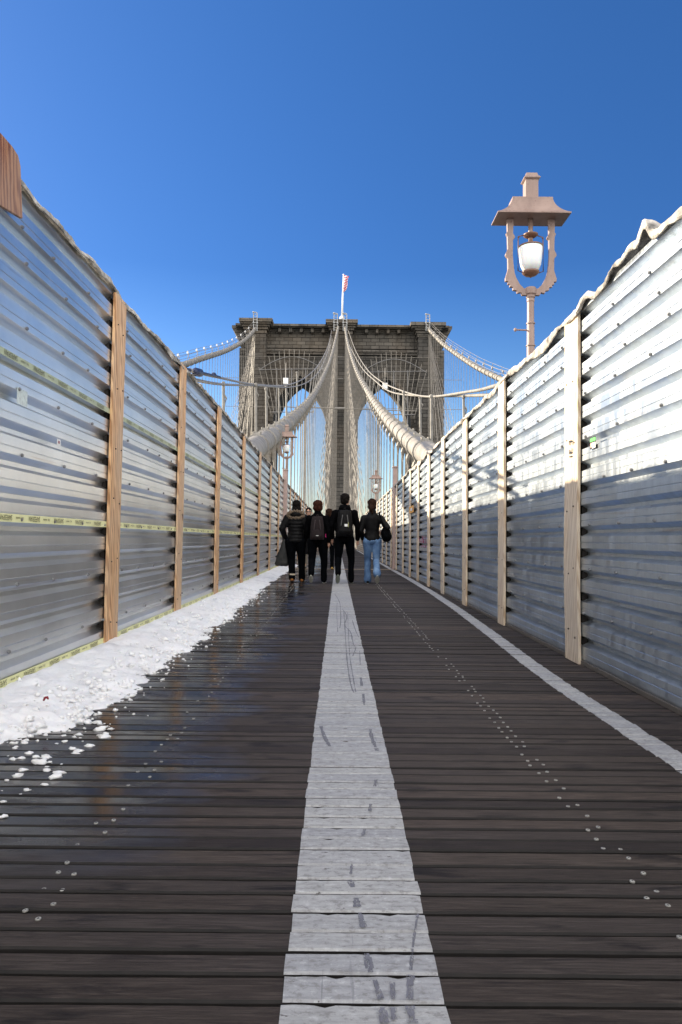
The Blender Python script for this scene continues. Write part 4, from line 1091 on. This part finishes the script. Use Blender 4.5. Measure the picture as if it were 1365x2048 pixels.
def ground(px, py, dz=0):
    p = at(px, py, 1); d = p - CAM; t = -CAM.z / d.z; return CAM + d * t
PLANT = lambda sx_, x=.0, y_=.12: ((sx_*.10 + x, y_ * .8 + .03, .50), (sx_*.10 + x, y_, .095), (sx_*.115 + x, y_ + .17, .045))
TOEOFF = lambda sx_, x=.0: ((sx_*.085 + x, .02, .49), (sx_*.085 + x, -.33, .235), (sx_*.09 + x, -.235, .065))
def arms_hang(fl=0, wr_=0, lf=0, rf=0): return [((-.185, 0, 1.40), (-.245, -.03 + lf, 1.13), (-.25, .06 + lf*1.5, .90), (0, .15, -1)), ((.185, 0, 1.40), (.245, -.03 + rf, 1.13), (.25, .06 + rf*1.5, .90), (0, .15, -1))]
PB = 'people walking away along the walkway'
def P0(px): g = ground(px, 1166); return Vector((g.x, 14.1, 0))
g1 = P0(590); g1.y = 14.2
w1 = person(g1, 'woman in a black quilted coat with a fur trimmed hood and tan boots', 1.66,
       legs=[((-.07, .05, .50), (-.05, -.06, .13), (-.055, .10, .05)), ((.10, .10, .50), (.105, .16, .10), (.12, .33, .045))],
       arms=[((-.18, 0, 1.40), (-.30, -.04, 1.17), (-.235, .07, .97), (.1, .5, -1)), ((.18, 0, 1.40), (.27, -.05, 1.15), (.26, .10, .93), (0, .3, -1))],
       jacket=BLK2, trous=NAVY, shoes=TAN, sole=SOLB, hair=DKH, hairtype='long', puffy=True, hood=True, jl=.88, female=True, head_dx=.01, bulk=1.3)
m = MB()
for k in range(26):
    w = math.pi * (.02 + 1.96 * k / 25) - math.pi/2
    c_ = Vector((.165 * math.cos(w), -.13 + .05 * abs(math.cos(w)), 1.475 + .075 * math.sin(w)));  m.ell(c_, .042, .040, .036, 8, 6)
fuse(m, 'fur_collar', FUR, w1, .010, .02, 45, 1)
for bx in ((-.065, -.055, .17), (.137, .155, .17)):     # pale boot cuffs
    m = MB(); m.lathe([(.062, bx[2] - .02), (.07, bx[2]), (.066, bx[2] + .03)], bx[0], bx[1], 14); m.build('boot_cuff', simple('shearling', (.42, .36, .28), .9, 0, .2, 30), w1, smooth=True)
    m = MB(); loft(m, [(bx[0], bx[1], .05, .056, .062), (bx[0], bx[1], .17, .062, .064)], 14); m.build('boot_shaft', TAN, w1, smooth=True)
g2 = P0(634.5)
person(g2, 'person with short auburn hair and black clothes wearing a maroon backpack', 1.66, legs=[TOEOFF(-1, -.01), PLANT(1, .02)], arms=arms_hang(lf=.05, rf=-.04), jacket=BLK, trous=NAVY, shoes=BLK, sole=SOLW, hair=REDH, hairtype='mop', jl=.86, bulk=1.22)
g3 = P0(688.5)
person(g3, 'tallest walker, man in black with a black backpack, stepping on the centre line', 1.80, legs=[TOEOFF(-1, -.03), PLANT(1, .03)], arms=[((-.19, 0, 1.40), (-.27, -.06, 1.14), (-.25, .06, .91), (0, .2, -1)), ((.19, 0, 1.40), (.26, -.02, 1.13), (.265, .06, .88), (0, .15, -1))],
       jacket=BLK, trous=NAVY, shoes=BLK, sole=SOLG, hair=DKH, hairtype='short', jl=.82, hood=True, head_dx=.01, head_yaw=-.4, bulk=1.08)
g4 = P0(743)
person(g4, 'woman in flared blue jeans and a black jacket, rightmost of the four', 1.70, legs=[PLANT(-1, .02), TOEOFF(1, -.0)], arms=[((-.175, 0, 1.38), (-.24, -.03, 1.12), (-.20, .12, .95), (.1, .6, -1)), ((.175, 0, 1.38), (.32, -.10, 1.19), (.235, .10, 1.08), (-.4, .8, 0))],
       jacket=BLK2, trous=JEAN, shoes=BLK, sole=SOLW, hair=BROWNH, hairtype='tied', jl=.90, flare=.022, female=True, head_yaw=-.3, bulk=1.08)
# the pair farther on
g5 = Vector((ground(617, 1136).x * 1.0, 21.4, 0)); g5.x = at(617, 1100, 21.4).x
person(g5, 'man in sunglasses and light trousers walking towards the camera behind the group', 1.84, legs=[((-.10, .06, .50), (-.10, .12, .10), (-.115, .28, .045)), ((.09, .02, .50), (.09, -.12, .12), (.095, .04, .05))], arms=arms_hang(), jacket=BLK, trous=GREYT, shoes=GREYT, sole=SOLB,
       hair=DKH, hairtype='short', yaw=math.pi, glasses=True, group='people farther along the walkway')
g6 = Vector((at(658, 1100, 20.6).x, 20.6, 0))
p6 = person(g6, 'dark figure with yellow shoes half hidden between the backpacks', 1.78, legs=[PLANT(-1, 0), PLANT(1, 0, -.02)], arms=arms_hang(), jacket=BLK, trous=NAVY, shoes=simple('yellow_leather', (.36, .22, .05), .6), sole=SOLB, hair=BROWNH, hairtype='mop', group='people farther along the walkway')
m = MB(); m.tube([(-.09, -.14, 1.05), (-.10, -.15, .95), (-.09, -.14, .84)], [.012, .022, .015], 8); m.build('pink_ribbon', simple('neon_pink', (.75, .03, .25), .5), p6)

# backpacks and bags: things of their own
def backpack(g, H, label, mat, w=.15, h=.46, tag_=False, trim=None, strap=None):
    s = H / 1.79; t = empty('backpack', g + Vector((0, -.12*s, 1.0*s))); t.scale = (s,) * 3; tag(t, label, 'backpack', 'backpacks worn by walkers')
    m = MB(); rings = []
    for k in range(11):
        u = k / 10; z = -.06 + h * u; pr = math.sin(math.pi * min(1, .12 + u * .80)) ** .35
        rings.append((0, -.075 - .0 * u, z, w * (.98 - .28 * u ** 3), (.105 - .045 * u) * pr))
    loft(m, rings, 22); fuse(m, 'pack_body', mat, t, .011, .006, 12)
    m = MB(); loft(m, [(0, -.155, -.03, w * .72, .035), (0, -.165, .04, w * .78, .045), (0, -.155, .15, w * .70, .035)], 16); fuse(m, 'front_pocket', mat, t, .01, .003, 16)
    for sx_ in (-1, 1):
        m = MB(); pts = smoothpath([(sx_*.09, -.06, .34), (sx_*.10, -.02, .44), (sx_*.105, .10, .46), (sx_*.12, .22, .36), (sx_*.14, .20, .14), (sx_*.16, .08, .02), (sx_*.13, -.04, -.0)], 5)
        m.tube(pts, .017, 8); m.build('shoulder_strap', strap or mat, t, smooth=True)
        m = MB(); m.tube(smoothpath([(sx_*.045, -.135, .36), (sx_*.06, -.165, .25), (sx_*.07, -.185, .15)], 5), .010, 7); m.build('zip_trim', trim or mat, t, smooth=True)
    m = MB(); m.tube(smoothpath([(-.03, -.08, h - .07), (0, -.085, h - .02), (.03, -.08, h - .07)], 5), .008, 7); m.build('grab_handle', mat, t, smooth=True)
    if tag_:
        m = MB(); m.box(-.005, .055, -.21, -.205, .13, .18); m.build('white_patch', WHITE, t); m = MB(); m.box(.062, .075, -.20, -.195, .12, .21); m.build('zip_pull', simple('pull', (.35, .36, .12), .5), t)
    else:
        m = MB(); m.box(-.025, .03, -.215, -.21, .02, .03); m.build('small_logo', WHITE, t)
    return t
GLO = simple('grey_webbing', (.05, .05, .052), .4); MTR = simple('maroon_trim', (.018, .008, .009), .5)
backpack(g2, 1.66, 'maroon backpack on the auburn haired walker', MAROON, .155, .50, False, MTR, BLK)
backpack(g3, 1.80, 'black backpack with a small white patch on the tallest walker', BLK2, .165, .52, True, GLO, BLK)
# shopping bag on the left, shoulder bags
BAG = simple('dark_bag_cloth', (.010, .011, .011), .6, 0, .2, 9, .15)
t = empty('carrier_bag', g1 + Vector((-.24, .06, .93))); tag(t, 'large dark cloth bag carried in the left hand of the fur hooded woman', 'bag')
m = MB(); loft(m, [(-.05, 0, -.60, .125, .06), (-.04, 0, -.55, .15, .07), (-.03, 0, -.40, .12, .07), (0, 0, -.22, .075, .06), (.0, 0, -.10, .04, .04), (0, 0, -.02, .022, .025)], 20); fuse(m, 'bag_body', BAG, t, .011, .010, 9)
m = MB(); m.tube(smoothpath([(-.03, 0, -.08), (0, .03, .03), (.03, 0, -.08)], 6), .009, 7); m.build('bag_handle', BAG, t)
t = empty('handbag', g1 + Vector((.235, .02, .72))); tag(t, 'small black handbag hanging at the right hip of the woman in the fur trimmed coat', 'bag')
m = MB(); loft(m, [(.0, 0, -.14, .05, .09), (.0, 0, -.10, .065, .11), (0, 0, .05, .05, .10), (0, 0, .12, .03, .08)], 18); fuse(m, 'bag_body', BLK2, t, .01, .006, 12)
m = MB(); m.tube(smoothpath([(0, -.07, .10), (0, -.03, .26), (0, .03, .26), (0, .07, .10)], 6), .008, 7); m.build('bag_strap', BLK2, t)
t = empty('shoulder_bag', g4 + Vector((.275, -.02, 1.0))); tag(t, 'round black shoulder bag under the right arm of the woman in jeans', 'bag')
m = MB(); m.ell((0, 0, 0), .10, .12, .165, 18, 12); m.ell((.015, 0, -.04), .10, .13, .125, 18, 12); fuse(m, 'bag_body', BLK, t, .011, .008, 10)
m = MB(); m.tube(smoothpath([(-.03, -.09, .1), (-.10, -.11, .28), (-.14, -.02, .44), (-.12, .09, .30), (-.03, .09, .1)], 6), .012, 7); m.build('bag_strap', BLK, t)
